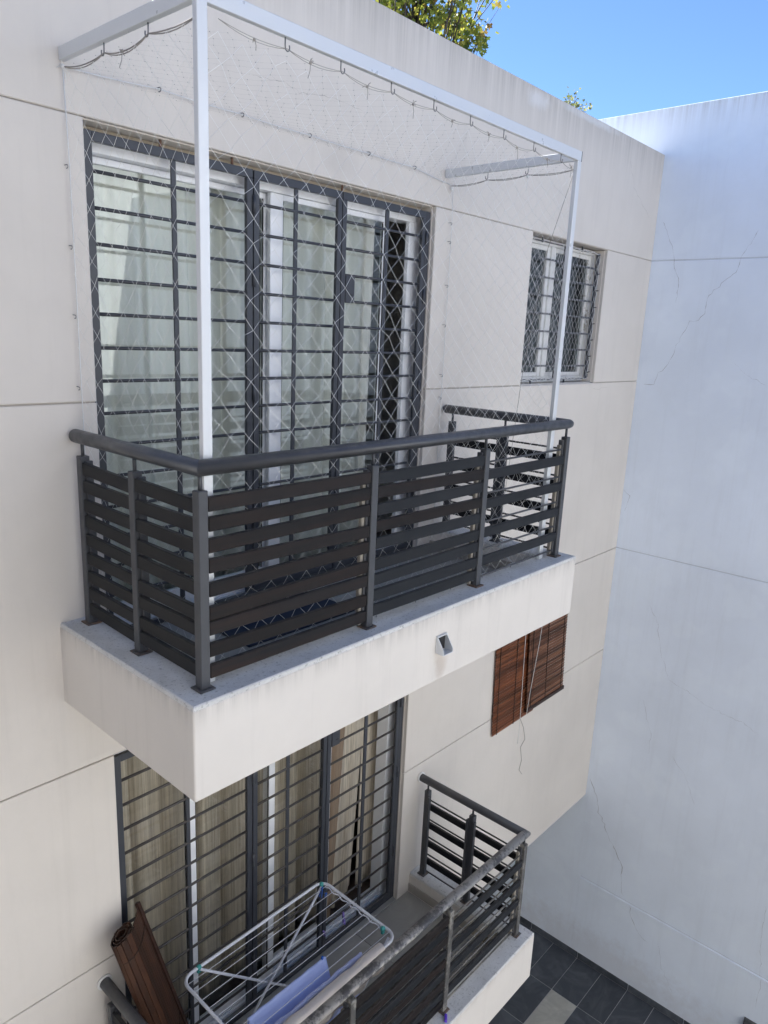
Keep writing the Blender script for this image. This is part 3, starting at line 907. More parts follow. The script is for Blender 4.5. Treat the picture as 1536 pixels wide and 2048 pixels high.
def sliding_door(dz, label, low):
    d = thing('sliding_door', (1.4, 0.16, dz + FL), label, 'sliding door', 'aluminium sliding doors of the balconies')
    al = M['white_alu']; gm = M['glass_low' if low else 'glass']
    z0, z1 = dz + FL + 0.006, dz + 2.135
    xl, xr = DX0 + 0.012, DX1 - 0.012
    box('head_track', al, d, xl, xr, 0.118, 0.228, z1 - 0.055, z1, 0.002)
    box('seal', M['cream_seal'], d, xl, xr, 0.122, 0.226, z1 + 0.001, dz + G1 - 0.005)
    box('bottom_track', al, d, xl, xr, 0.105, 0.228, z0, z0 + 0.022, 0.002)
    for y in (0.120, 0.155, 0.190):
        box('track_rib', al, d, xl + 0.05, xr - 0.05, y, y + 0.008, z0 + 0.0225, z0 + 0.040, 0.001)
    box('jamb', al, d, xl, xl + 0.040, 0.118, 0.228, z0 + 0.0225, z1 - 0.0555, 0.002)
    xj = 2.478 if not low else 2.510
    box('jamb', al, d, xj, xr, 0.118, 0.150 if not low else 0.228, z0 + 0.0225, z1 - 0.0555, 0.002)
    def leaf(xa, xb, y, wl, wr, name='leaf'):
        za, zb = z0 + 0.042, z1 - 0.057
        lf = box('leaf_stile', al, d, xa, xa + wl, y, y + 0.030, za, zb, 0.003)
        box('leaf_stile', al, d, xb - wr, xb, y, y + 0.030, za, zb, 0.003)
        box('leaf_rail', al, d, xa + wl, xb - wr, y + 0.001, y + 0.029, za, za + 0.070, 0.003)
        box('leaf_rail', al, d, xa + wl, xb - wr, y + 0.001, y + 0.029, zb - 0.030, zb, 0.003)
        p = box('pane', gm, d, xa + wl, xb - wr, y + 0.012, y + 0.018, za + 0.070, zb - 0.030)
        for xx in (xa + wl, xb - wr - 0.006):
            box('gasket', M['gasket'], d, xx, xx + 0.006, y + 0.006, y + 0.0115, za + 0.070, zb - 0.030)
    if not low:
        leaf(xl + 0.041, 1.375, 0.178, 0.045, 0.050)
        leaf(1.330, 2.288, 0.128, 0.090, 0.046)
    else:
        leaf(xl + 0.041, 0.800, 0.178, 0.030, 0.048)
        leaf(0.740, 1.400, 0.128, 0.046, 0.050)
        leaf(1.360, 1.925, 0.178, 0.058, 0.050)
        leaf(1.868, 1.960, 0.128, 0.045, 0.020) if False else None
        box('leaf_stile', al, d, 1.866, 1.918, 0.128, 0.158, z0 + 0.042, z1 - 0.057, 0.003)
    return d
sliding_door(0.0, 'white aluminium sliding door of the upper balcony, slid partly open at right', False)
sliding_door(ST, 'white aluminium sliding door of the lower balcony, open at right', True)

def curtain(x0, x1, y, z0, z1, mat, amp, waves, seed, label, group, lean=0.0, hem=0.0):
    rg = random.Random(seed)
    ph = [rg.uniform(0, 6.28) for _ in range(4)]
    nu, nv = max(24, int(waves * 12)), 14
    def fold(s):
        return (math.sin(s * waves * 6.283 + ph[0] + 0.9 * math.sin(s * waves * 2.1 + ph[1])) * 0.7 + math.sin(s * waves * 11.3 + ph[2]) * 0.3)
    def P(i, j):
        s, t = i / nu, j / nv
        z = lerp(z0, z1, t) + (hem * math.sin(s * 3.1 + ph[3]) * (1 - t) if hem else 0)
        k = amp * (0.65 + 0.5 * (1 - t))
        x = lerp(x0, x1, s) + 0.4 * k * math.cos(s * waves * 6.283 + ph[0]) + lean * (1 - t) * (0.4 + s)
        return Vector((x, y + fold(s) * k, z))
    mb = MB().grid(P, nu, nv)
    o = mb.build('curtain', mat, None, ((x0 + x1) / 2, y, z0))
    md = o.modifiers.new('thickness', 'SOLIDIFY'); md.thickness = 0.002
    return tag(o, label, 'curtain', group)
GC = 'curtains behind the balcony doors'
curtain(0.30, 1.385, 0.36, FL + 0.03, 2.22, M['curtain'], 0.055, 5, 1, 'pale grey green curtain behind the left pane of the upper door', GC)
curtain(1.49, 2.43, 0.36, FL + 0.03, 2.22, M['curtain'], 0.055, 4.5, 2, 'pale grey green curtain behind the middle pane of the upper door', GC)
z0c, z1c = ST + FL + 0.02, ST + 2.22
curtain(0.28, 0.90, 0.35, z0c, z1c, M['linen'], 0.062, 3, 3, 'beige linen curtain at the left end of the lower door', GC)
curtain(0.93, 1.47, 0.35, z0c, z1c, M['linen'], 0.062, 2.5, 4, 'beige linen curtain left of the hinges of the lower gate', GC)
curtain(1.50, 2.04, 0.35, z0c, z1c, M['linen'], 0.062, 2.5, 5, 'beige linen curtain right of the hinges of the lower gate', GC)
curtain(1.99, 2.20, 0.225, z0c, z1c, M['linen_dark'], 0.016, 1.5, 6, 'dark brown curtain drawn aside in the open lower doorway', GC, lean=-0.10)
curtain(2.10, 2.44, 0.262, z0c + 0.10, z1c, M['linen'], 0.026, 2.0, 8, 'light linen curtain flaring in the open lower doorway', GC, lean=-0.10, hem=0.04)
curtain(2.41, 2.66, 0.285, z0c + 0.04, z1c, M['linen'], 0.026, 2.0, 9, 'narrow brown beige curtain at the right jamb of the lower door', GC, lean=-0.03)

# ================================================================== WINDOWS
def window(dz, label, bars):
    w = thing('window', ((WX0 + WX1) / 2, 0.15, WZ0 + dz), label, 'window', 'small facade windows')
    wp = M['white_paint']
    z0, z1 = WZ0 + dz + 0.012, WZ1 + dz - 0.004
    xa, xb = WX0 + 0.004, WX1 - 0.010
    y0, y1 = 0.115, 0.185
    box('frame_jamb', wp, w, xa, xa + 0.045, y0, y1, z0, z1, 0.003)
    box('frame_jamb', wp, w, xb - 0.045, xb, y0, y1, z0, z1, 0.003)
    box('frame_head', wp, w, xa + 0.0455, xb - 0.0455, y0, y1, z1 - 0.045, z1, 0.003)
    box('frame_sill', wp, w, xa + 0.0455, xb - 0.0455, y0, y1, z0, z0 + 0.045, 0.003)
    xm = 4.335
    box('mullion', wp, w, xm - 0.030, xm + 0.035, y0 - 0.004, y1, z0 + 0.0455, z1 - 0.0455, 0.003)
    for (a, b) in ((xa + 0.047, xm - 0.032), (xm + 0.037, xb - 0.047)):
        sa = box('sash', wp, w, a, a + 0.034, y0 + 0.010, y1 - 0.020, z0 + 0.047, z1 - 0.047, 0.003)
        box('sash', wp, w, b - 0.045, b, y0 + 0.010, y1 - 0.020, z0 + 0.047, z1 - 0.047, 0.003)
        box('sash', wp, w, a + 0.0345, b - 0.0455, y0 + 0.011, y1 - 0.021, z0 + 0.047, z0 + 0.082, 0.003)
        box('sash', wp, w, a + 0.0345, b - 0.0455, y0 + 0.011, y1 - 0.021, z1 - 0.082, z1 - 0.047, 0.003)
        box('pane', M['glass_win'], w, a + 0.034, b - 0.045, 0.145, 0.150, z0 + 0.082, z1 - 0.082)
    return w
window(0, 'white framed upper window behind dark bars and a small net', True)
window(ST, 'lower window hidden behind two brown slatted blinds', False)
# bars of the upper window
wg = thing('window_bars', (4.45, 0.06, WZ0), 'dark grey burglar bars across the upper window', 'window bars')
for k in range(7):
    z = 2.014 - 0.1425 * k
    box('bar', M['charcoal'], wg, WX0 + 0.02, 5.02, 0.058, 0.066, z - 0.008, z + 0.008, 0.002)
for (xa, xb) in ((WX0 + 0.006, WX0 + 0.036), (4.432, 4.470), (5.018, 5.056)):
    box('upright', M['charcoal2'], wg, xa, xb, 0.050, 0.075, WZ0 + 0.045, WZ1 - 0.03, 0.003)
for (xa, zz) in ((4.05, WZ0 + 0.006), (4.62, WZ0 + 0.006), (4.05, WZ1 - 0.045), (4.72, WZ1 - 0.045)):
    box('foot', M['charcoal'], wg, xa, xa + 0.016, 0.056, 0.068, zz, zz + 0.040, 0.002)
box('cross_rail', M['charcoal'], wg, WX0 + 0.02, 5.05, 0.054, 0.070, WZ0 + 0.033, WZ0 + 0.044, 0.002)
box('cross_rail', M['charcoal'], wg, WX0 + 0.02, 5.05, 0.054, 0.070, WZ1 - 0.040, WZ1 - 0.031, 0.002)

# ================================================================== NET FRAME AND NETS
fr = thing('net_frame', (0.165, -0.944, 0.0), 'silver aluminium tube frame holding the net above the upper balcony', 'frame')
XA0, XA1, XB0, XB1 = 0.143, 0.184, 2.662, 2.703
YF0, YF1 = -0.957, -0.931
ZB0, ZB1 = 2.366, 2.418
al = M['alu']
box('post', al, fr, XA0, XA1, YF0, YF1, 0.001, ZB0 + 0.004, 0.002)
box('post', al, fr, XB0, XB1, YF0, YF1, 0.001, ZB0 - 0.001, 0.002)
box('front_beam', al, fr, XA0 + 0.006, XB1 - 0.002, YF0 + 0.001, YF1 - 0.001, ZB0, ZB1, 0.002)
box('side_beam', al, fr, XA0 - 0.002, XA0 + 0.024, YF1, -0.001, ZB0 + 0.001, ZB1 - 0.001, 0.002)
box('side_beam', al, fr, XB0 + 0.006, XB0 + 0.032, YF1, -0.001, ZB0 + 0.001, ZB1 - 0.001, 0.002)
box('end_cap', M['alu_cap'], fr, XB1 - 0.0015, XB1 + 0.002, YF0, YF1, ZB0 - 0.001, ZB1 + 0.001, 0.001)
box('end_cap', M['alu_cap'], fr, XA0 + 0.003, XA0 + 0.0055, YF0 + 0.002, YF1 - 0.002, ZB0 + 0.006, ZB1 - 0.001, 0.001)

net = thing('safety_net', (1.42, -0.5, 0.0), 'white diamond mesh net enclosing the upper balcony up to its frame', 'net')
def net_mesh(P, LU, LV, per, r, rng, jit=0.004, knot=0.0, a_v=None):
    """diamond net over u in [0,LU], v in [0,LV]; P(u,v)->point"""
    mb = MB(); nodes = {}
    hu, hv = per / 2, (a_v or per) / 2
    NU, NV = int(LU / hu), int(LV / hv)
    hu, hv = LU / NU, LV / NV
    for i in range(NU + 1):
        for j in range(NV + 1):
            if (i + j) % 2: continue
            ed = i in (0, NU) or j in (0, NV)
            k = 0 if ed else jit
            nodes[(i, j)] = Vector(P(min(LU, max(0, i * hu + rng.gauss(0, k))), min(LV, max(0, j * hv + rng.gauss(0, k)))))
    for (i, j), p in nodes.items():
        for di in (-1, 1):
            q = nodes.get((i + di, j + 1))
            if q is not None: mb.tube([p, q], r, 3, False)
        if knot: 
            vs = [p + Vector(o) * knot for o in ((1, 0, 0), (-1, 0, 0), (0, 1, 0), (0, -1, 0), (0, 0, 1), (0, 0, -1))]
            mb.add(vs, [(0, 2, 4), (2, 1, 4), (1, 3, 4), (3, 0, 4), (2, 0, 5), (1, 2, 5), (3, 1, 5), (0, 3, 5)])
    return mb
rg = random.Random(11)
ZN0, ZN1 = 0.03, 2.315
NX0, NX1, NY = 0.190, 2.700, -0.925
NR = 0.00060
def sag(a): return math.sin(math.pi * min(1, max(0, a)))
H = ZN1 - ZN0
o = net_mesh(lambda u, v: (NX0 + u, NY + 0.035 * sag(u / 2.51) * sag(v / H) + 0.008 * math.sin(u * 5 + v * 2), ZN0 + v + 0.010 * math.sin(u * 3.1 + v * 1.3) * sag(v / H) - 0.02 * abs(math.sin(u * 11)) * max(0, v / H - 0.8) * 5), NX1 - NX0, H, 0.100, NR * 1.25, rg, 0.005, 0.0015).build('front_mesh', M['net'], net)
tag(o, kind='stuff')
o = net_mesh(lambda u, v: (0.152 + 0.025 * sag(u / 0.9) * sag(v / H), -0.012 - u, ZN0 + v), 0.905, H, 0.100, NR * 1.1, rg, 0.005, 0.0014).build('left_mesh', M['net'], net)
tag(o, kind='stuff')
o = net_mesh(lambda u, v: (2.735 - 0.03 * sag(u / 0.9) * sag(v / H), -0.012 - u, ZN0 + v), 0.905, H, 0.090, NR * 0.9, rg, 0.006, 0.0012).build('right_mesh', M['net'], net)
tag(o, kind='stuff')
o = net_mesh(lambda u, v: (0.155 + u, -0.012 - v, 2.345 - 0.045 * sag(u / 2.58) * sag(v / 0.91) - 0.03 * (v / 0.91)), 2.575, 0.915, 0.085, 0.00012, rg, 0.006, 0.0018).build('top_mesh', M['net_dark'], net)
tag(o, kind='stuff')

def hook(pt, d, s=1.0, out=0.0):
    """screw hook: shank from pt along d (unit), then a J"""
    p = Vector(pt); d = Vector(d)
    side = Vector((0, 1, 0)) if abs(d.z) > 0.5 else Vector((0, 0, -1))
    if abs(d.z) > 0.5 and out: side = Vector((1, 0, 0))
    L = 0.020 * s; r = 0.009 * s
    pts = [p, p + d * L]
    c = p + d * (L + r * 0.2) + side * r
    for k in range(1, 8):
        a = math.pi * (1.0 - k * 0.17)
        pts.append(c + side * (math.cos(a) * r) + d * (math.sin(a) * r * 1.3 + r * 0.3))
    return MB().tube(pts, 0.0022 * s, 6).build('hook', M['steel'], net)
def cord(pts, r, mat, name='cord', n=5): return MB().tube(pts, r, n).build(name, mat, net)
def tie(p, mat, rg2, s=1.0):
    p = Vector(p); mb = MB()
    mb.ball(p, 0.006 * s, 5)
    for k in range(4):
        q = p + Vector((rg2.uniform(-0.02, 0.02), rg2.uniform(-0.012, 0.012), rg2.uniform(-0.012, 0.016))) * s
        mb.tube([p, (p + q) / 2 + Vector((0, 0, 0.004)), q], 0.0016, 4)
    q = p + Vector((rg2.uniform(-0.015, 0.012), 0.0, -rg2.uniform(0.025, 0.055) * s))
    mb.tube([p, (p + q) / 2 + Vector((0.004, 0, 0)), q], 0.0017, 4)
    mb.build('knot', mat, net)
def swag(a, b, s, n=7):
    a, b = Vector(a), Vector(b)
    return [a.lerp(b, k / n) - Vector((0, 0, s * 4 * (k / n) * (1 - k / n))) for k in range(n + 1)]
# hooks under the front beam with doubled rope
HX = [0.225, 0.518, 0.794, 1.084, 1.365, 1.639, 1.921, 2.204, 2.491]
hz = ZB0 - 0.034
prev = None
r2 = random.Random(21)
for x in HX:
    if x > 0.3: hook((x, -0.944, ZB0), (0, 0, -1), 1.15, 1)
    p = Vector((x + 0.009, -0.944, hz if x > 0.3 else 2.338))
    if prev is not None:
        s = r2.uniform(0.010, 0.018)
        cord(swag(prev, p, s), 0.0013, M['rope'], 'rope'); cord(swag(prev, p + Vector((0, 0.004, 0)), s + 0.008), 0.0013, M['rope'], 'rope')
        t = r2.uniform(0.40, 0.55)
        q = prev.lerp(p, t) - Vector((0, 0, s * 4 * t * (1 - t) + 0.004))
        tie(q, M['rope'], r2)
    prev = p
cord(swag(prev, (2.69, -0.93, 2.325), 0.012), 0.0017, M['rope'], 'rope')
tie((2.63, -0.935, 2.325), M['rope'], r2)
tie((2.68, -0.93, 2.31), M['rope'], r2, 1.4)
# left beam hooks
pts = [(0.155, -0.015, 2.345)] + [(0.155, y, ZB0 - 0.034) for y in (-0.341, -0.649)] + [(0.172, -0.925, 2.335)]
for y in (-0.341, -0.649): hook((0.155, y, ZB0), (0, 0, -1), 1.15)
for a, b, s in zip(pts[:-1], pts[1:], (0.016, 0.022, 0.010)):
    cord(swag(a, b, s), 0.0026, M['rope'], 'rope'); cord(swag(a, b, s + 0.009), 0.0022, M['rope'], 'rope')
tie((0.155, -0.47, 2.312), M['rope'], r2, 1.2); tie((0.150, -0.014, 2.345), M['cord'], r2, 1.6)
# right beam
pts = [(2.69, -0.925, 2.325), (2.682, -0.62, 2.325), (2.682, -0.33, 2.325), (2.72, -0.02, 2.325)]
for y in (-0.62, -0.33): hook((2.682, y, ZB0), (0, 0, -1), 1.0)
for a, b in zip(pts[:-1], pts[1:]):
    cord(swag(a, b, 0.008), 0.0022, M['rope'], 'rope'); cord(swag(a, b, 0.015), 0.0018, M['rope'], 'rope')
tie((2.682, -0.62, 2.315), M['net'], r2, 1.6); tie((2.725, -0.02, 2.31), M['net'], r2, 1.8)
# wall cord with eye hooks
WH = [0.577, 1.027, 1.467, 1.921, 2.333]
for x in WH: hook((x, -0.001, 2.374), (0, -1, 0), 1.0)
cp = [(0.151, -0.014, 2.346)] + [(x, -0.022, 2.368) for x in WH] + [(2.726, -0.014, 2.332)]
full = []
for a, b in zip(cp[:-1], cp[1:]): full += swag(a, b, 0.004, 5)[:-1]
cord(full + [cp[-1]], 0.0026, M['cord'])
for x0, zs in ((0.150, (1.981, 1.666, 1.384, 1.079)), (2.745, (2.10, 1.982, 1.703, 1.442, 1.105, 0.95))):
    pr = [(x0, -0.014, 2.345)]
    for z in zs:
        hook((x0 - 0.008, -0.001, z), (0, -1, 0), 0.8)
        pr.append((x0 + 0.004, -0.020, z))
    pr += [(x0 + 0.006, -0.016, 0.6), (x0 + 0.01, -0.018, 0.05)]
    cord(pr, 0.0024, M['cord'])
# thin line down the right corner of the net
cord([(2.69, -0.925, 2.32), (2.685, -0.80, 1.9), (2.69, -0.70, 1.2), (2.70, -0.66, 0.7), (2.69, -0.62, 0.06)], 0.0016, M['rope'])
# bottom cord along the kerb
bx = [0.24 + 0.305 * k for k in range(9)]
pb = []
for k, x in enumerate(bx):
    MB().tube([(x, -0.925, 0.0005), (x, -0.925, 0.020), (x + 0.007, -0.925, 0.030), (x + 0.014, -0.925, 0.024), (x + 0.010, -0.925, 0.012)], 0.0024, 6).build('hook', M['steel'], net)
    if k: pb += [((x + bx[k - 1]) / 2, -0.927, 0.016)]
    pb.append((x + 0.007, -0.925, 0.024))
cord(pb, 0.0026, M['cord'])
cord([(2.40, -0.92, 0.025), (2.5, -0.80, 0.03), (2.62, -0.70, 0.02), (2.72, -0.64, 0.03)], 0.003, M['cord'])
cord([(2.755, -0.50, 0.012), (2.84, -0.49, 0.014), (2.87, -0.53, 0.01)], 0.003, M['cord'])

# net over the upper window bars
wnt = thing('window_net', (4.45, 0.04, WZ0), 'small white net laced over the bars of the upper window', 'net')
hw = WZ1 - WZ0 - 0.10
o = net_mesh(lambda u, v: (WX0 + 0.015 + u, 0.044 - 0.008 * sag(u * 2 % 1), WZ0 + 0.04 + v), 1.20, hw, 0.062, 0.0010, rg, 0.006, 0.0, 0.09).build('mesh', M['net'], wnt)
tag(o, kind='stuff')
for seq in ([(5.035 + 0.012 * math.sin(k * 2.3), 0.044, WZ1 - 0.05 - k * 0.055) for k in range(20)],
            [(WX0 + 0.02 + k * 0.055, 0.046 + 0.006 * math.sin(k * 1.7), WZ0 + 0.040 + 0.008 * math.sin(k * 2.9)) for k in range(23)],
            [(4.50 + k * 0.05, 0.046, WZ1 - 0.038 - 0.006 * math.sin(k * 2.1)) for k in range(12)]):
    MB().tube(seq, 0.0026, 5).build('lacing', M['cord'], wnt)
for k in range(7):
    MB().tube([(5.015, 0.040, 1.97 - k * 0.145), (5.060, 0.040, 1.975 - k * 0.145)], 0.005, 5).build('cable_tie', M['gasket'], wnt)

# ================================================================== BLINDS
def blind(x0, x1, y, z0, z1, mat, label, tapes, cordx, lean, rail, tag_left):
    b = thing('window_blind', ((x0 + x1) / 2, y, z0), label, 'blind', 'wooden blinds hung over the lower window')
    pitch = 0.0300
    n = int((z1 - z0) / pitch)
    rg3 = random.Random(int(x0 * 100))
    for k in range(n):
        zc_ = z0 + (k + 0.5) * pitch
        dx = lean * (zc_ - z0)
        Mx = Matrix.Translation(((x0 + x1) / 2 + dx + rg3.uniform(-0.002, 0.002), y + rg3.uniform(-0.001, 0.001), zc_)) @ Matrix.Rotation(rg3.uniform(0.17, 0.24), 4, 'X') @ Matrix.Rotation(rg3.uniform(-0.003, 0.003), 4, 'Y')
        MB().box(-(x1 - x0) / 2, (x1 - x0) / 2, -0.0022, 0.0022, -0.0160, 0.0160, 0.001, Mx).build('slat', mat, b)
    for tx in tapes:
        pts = [(tx + lean * (z0 + (z1 - z0) * k / 12 - z0), y - 0.0055, z0 + (z1 - z0) * k / 12) for k in range(13)]
        MB().tube(pts, 0.0042, 5).build('tape', M['tape'], b)
    for (pp) in cordx:
        MB().tube([(p[0], y - 0.014, p[1]) for p in pp], 0.0028, 5).build('pull_cord', M['cord'], b)
    if rail:
        box('bottom_rail', M['blind_dark'], b, x0 - 0.004, x1 + 0.008, y - 0.016, y + 0.014, z0 - 0.034, z0 + 0.004, 0.003)
    box('head_rail', M['blind_dark'], b, x0 + lean * (z1 - z0), x1 + lean * (z1 - z0), y - 0.016, y + 0.014, z1, z1 + 0.03, 0.003)
    return b
zt_ = ST + 2.10
blind(3.808, 4.52, -0.021, -2.150, zt_, M['bamboo'], 'reddish brown wooden blind on the left, hanging a little lower', [3.875, 4.155], [[(4.20, zt_), (4.265, -2.15), (4.268, -2.28), (4.262, -2.40)]], -0.055, False, True)
bl2 = blind(4.335, 5.040, -0.050, -2.055, zt_, M['bamboo2'], 'faded brown wooden blind on the right with a thick bottom rail', [4.40, 4.675, 4.985], [[(4.50, zt_), (4.44, -1.40), (4.36, -1.85), (4.325, -2.11)]], -0.085, True, False)
# loose end of the pull cord wandering down the wall
pw = [on_y(u, v, -0.006) for u, v in ((1036, 1425), (1047, 1455), (1050, 1478), (1041, 1494), (1043, 1520), (1038, 1540), (1044, 1548))]
MB().tube(pw, 0.0022, 5).build('pull_cord', M['rope'], bl2)

# ================================================================== THINGS ON THE LOWER BALCONY
FZ = ST + FL
# rolled-up blind leaning in the left corner
rb = thing('rolled_blind', (0.42, -0.35, FZ), 'rolled up brown wooden blind leaning at the left end of the lower balcony', 'blind')
top = Vector((0.150, -0.150, -1.72))
ax = Vector((0.20, -0.20, -0.96)).normalized()
Lr = (top.z - FZ - 0.06) / -ax.z
e1 = Vector((0.82, 0.57, 0)); e1 = (e1 - ax * e1.dot(ax)).normalized()
e2 = ax.cross(e1)
if e2.dot(CAM - top) < 0: e2 = -e2
# section: a flattened spiral whose outer layer runs on into a flap towards the wall
sec = []
ns = 46
turns = 3.25
for k in range(ns):
    q = k / (ns - 1)
    a = math.pi * 0.5 + turns * 2 * math.pi * (1 - q)          # ends at the camera side (+e2)
    rr_ = lerp(0.35, 1.0, q)
    sec.append((math.cos(a) * 0.088 * rr_, math.sin(a) * 0.052 * rr_))
x_, y_ = sec[-1]
for k in range(8):
    x_ += 0.0225; y_ -= 0.0030 + 0.0010 * k; sec.append((x_, y_))
rgb = random.Random(4)
for k, (a, b) in enumerate(zip(sec[:-1], sec[1:])):
    pa = e1 * a[0] + e2 * a[1]; pb_ = e1 * b[0] + e2 * b[1]
    mid = top + (pa + pb_) / 2
    t_ = (pb_ - pa); w_ = t_.length; t_.normalize(); nn = ax.cross(t_)
    Mx = Matrix((t_, nn, ax)).transposed().to_4x4(); Mx.translation = mid + ax * rgb.uniform(-0.006, 0.006)
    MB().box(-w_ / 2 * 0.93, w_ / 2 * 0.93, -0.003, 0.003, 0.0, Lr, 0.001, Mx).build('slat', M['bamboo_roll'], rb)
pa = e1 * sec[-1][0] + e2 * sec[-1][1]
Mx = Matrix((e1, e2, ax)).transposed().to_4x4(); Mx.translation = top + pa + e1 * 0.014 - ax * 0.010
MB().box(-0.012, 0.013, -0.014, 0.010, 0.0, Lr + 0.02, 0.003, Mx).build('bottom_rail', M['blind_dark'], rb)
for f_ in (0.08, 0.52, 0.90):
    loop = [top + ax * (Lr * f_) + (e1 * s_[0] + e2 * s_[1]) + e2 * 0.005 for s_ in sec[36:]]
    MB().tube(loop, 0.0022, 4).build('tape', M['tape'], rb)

# drying rack
rk = thing('drying_rack', (1.0, -0.53, FZ), 'white folding clothes drying rack with teal joints on the lower balcony', 'drying rack')
RZ = -2.20
rw = M['rack_white']
X0, X1, Y0, Y1 = 0.455, 1.540, -0.865, -0.205
def rounded(x0, x1, y0, y1, z, r_, n=6):
    pts = []
    for cx, cy, a0 in ((x1 - r_, y1 - r_, 0), (x0 + r_, y1 - r_, 90), (x0 + r_, y0 + r_, 180), (x1 - r_, y0 + r_, 270)):
        for k in range(n + 1):
            a = R(a0 + 90 * k / n); pts.append((cx + math.cos(a) * r_, cy + math.sin(a) * r_, z))
    return pts
MB().tube(rounded(X0, X1, Y0, Y1, RZ, 0.07), 0.0095, 10, False, True).build('top_frame', rw, rk)
for k in range(9):
    y = lerp(Y1 - 0.055, Y0 + 0.055, k / 8)
    MB().tube([(X0, y, RZ + 0.002), (X1, y, RZ + 0.002)], 0.0020, 5).build('wire', rw, rk)
for y in (Y1 - 0.012, Y0 + 0.012):
    MB().tube([(0.572, y, RZ - 0.004), (1.56, y, FZ + 0.012)], 0.0085, 8).build('leg', rw, rk)
    MB().tube([(1.500, y + (0.02 if y > -0.5 else -0.02) * -1, RZ - 0.004), (0.62, y + (0.02 if y > -0.5 else -0.02) * -1, FZ + 0.012)], 0.0085, 8).build('leg', rw, rk)
for (x, yo) in ((1.56, 0.012), (0.62, 0.032)):
    MB().tube([(x, Y1 - yo, FZ + 0.012), (x, Y0 + yo, FZ + 0.012)], 0.0085, 8).build('foot_bar', rw, rk)
for (x, y) in ((0.572, Y1), (1.510, Y1 - 0.02), (1.522, Y0 + 0.10), (0.572, Y0)):
    mb = MB(); mb.ball((x, y, RZ), 0.017, 6); mb.box(x - 0.012, x + 0.012, y - 0.008, y + 0.008, RZ - 0.034, RZ - 0.006, 0.003)
    mb.build('joint', M['teal'], rk)
# wavy end rail that spaces the wires
wv = [(1.515 + (0.010 if k % 4 in (1, 2) else 0), lerp(Y1 - 0.05, Y0 + 0.10, k / 24), RZ - 0.006) for k in range(25)]
MB().tube(wv, 0.004, 6).build('spacer', rw, rk)

def draped(name, x0, x1, y, drop_n, drop_f, mat, label, seed, thick=0.004, wob=0.004, gap=0.010, rz=RZ, flare=0.0):
    """cloth over a wire at height rz: near side (-y) drops drop_n, far side drop_f"""
    rg4 = random.Random(seed); ph = [rg4.uniform(0, 6.28) for _ in range(6)]
    nu, nv = 40, 26
    def P(i, j):
        s, t = i / nu, j / nv
        L = drop_n + drop_f + math.pi * gap
        d = t * L
        x = lerp(x0, x1, s) + 0.006 * math.sin(t * 9 + ph[0]) * (0.5 if s in (0, 1) else 0.2)
        if d < drop_n: yy, zz = y - gap - flare * (drop_n - d), rz - (drop_n - d)
        elif d < drop_n + math.pi * gap:
            a = (d - drop_n) / gap; yy, zz = y - gap * math.cos(a), rz + gap * math.sin(a)
        else: yy, zz = y + gap, rz - (d - drop_n - math.pi * gap)
        low = (rz - zz) / max(drop_n, drop_f)
        f = math.sin(s * 19 + ph[1]) * 0.6 + math.sin(s * 43 + ph[2] + t * 3) * 0.4
        yy += wob * f * (0.3 + low) + 0.010 * low * math.sin(s * 4 + ph[3])
        zz += 0.006 * math.sin(s * 7 + ph[4]) * max(0, low) + 0.002 * math.sin(s * 31 + ph[5])
        return Vector((x, yy, zz))
    o = MB().grid(P, nu, nv).build(name, mat, None, ((x0 + x1) / 2, y, rz))
    md = o.modifiers.new('thickness', 'SOLIDIFY'); md.thickness = thick
    return tag(o, label, 'towel' if 'towel' in name else 'laundry')
yw = [lerp(Y1 - 0.055, Y0 + 0.055, k / 8) for k in range(9)]
draped('towel', 0.56, 1.118, yw[6] - 0.0, 0.30, 0.12, M['towel_blue'], 'bright blue fluffy towel on the middle wires of the drying rack', 1, 0.007, 0.003, 0.010, RZ + 0.006, 0.45)
draped('towel', 0.60, 1.295, yw[8] + 0.01, 0.26, 0.30, M['towel_peri'], 'pale periwinkle cloth on the wire beside the cream one', 2, 0.004, 0.012, 0.012, RZ + 0.006)
draped('cloth', 0.50, 1.40, Y0, 0.13, 0.20, M['cloth_cream'], 'crumpled cream cloth over the outer bar of the drying rack', 3, 0.004, 0.016, 0.034, RZ + 0.012)

def peg(p, rz_, tilt, mat, label, flat=False):
    p = Vector(p)
    Mx = Matrix.Translation(p) @ Matrix.Rotation(rz_, 4, 'Z') @ Matrix.Rotation(tilt, 4, 'X')
    t = thing('clothes_peg', p, label, 'clothes peg', 'clothes pegs')
    a = Matrix.Rotation(R(5), 4, 'X'); b = Matrix.Rotation(R(-5), 4, 'X')
    MB().box(-0.006, 0.006, 0.001, 0.006, -0.062, 0.018, 0.001, Mx @ a).build('jaw', mat, t)
    MB().box(-0.006, 0.006, -0.006, -0.001, -0.062, 0.018, 0.001, Mx @ b).build('jaw', mat, t)
    MB().tube([Mx @ Vector((-0.007, 0, -0.012)), Mx @ Vector((0.007, 0, -0.012))], 0.0045, 8).build('spring', M['steel'], t)
peg((1.478, -0.262, RZ + 0.002), R(20), R(8), M['peg_blue'], 'blue peg hanging at the far teal corner of the rack')
peg((1.470, -0.310, RZ + 0.004), R(-35), R(42), M['peg_blue'], 'blue peg slanting beside the far corner peg of the rack')
peg((1.425, yw[3] - 0.05, RZ + 0.004), R(-10), R(-10), M['peg_purple'], 'purple peg nearest the far corner of the rack')
peg((1.245, yw[4] + 0.005, RZ + 0.006), R(-60), R(35), M['peg_purple'], 'purple peg alone on a wire in mid rack')
peg((1.096, yw[6], RZ + 0.014), R(5), R(4), M['peg_blue'], 'blue green peg clipped to the corner of the blue towel')
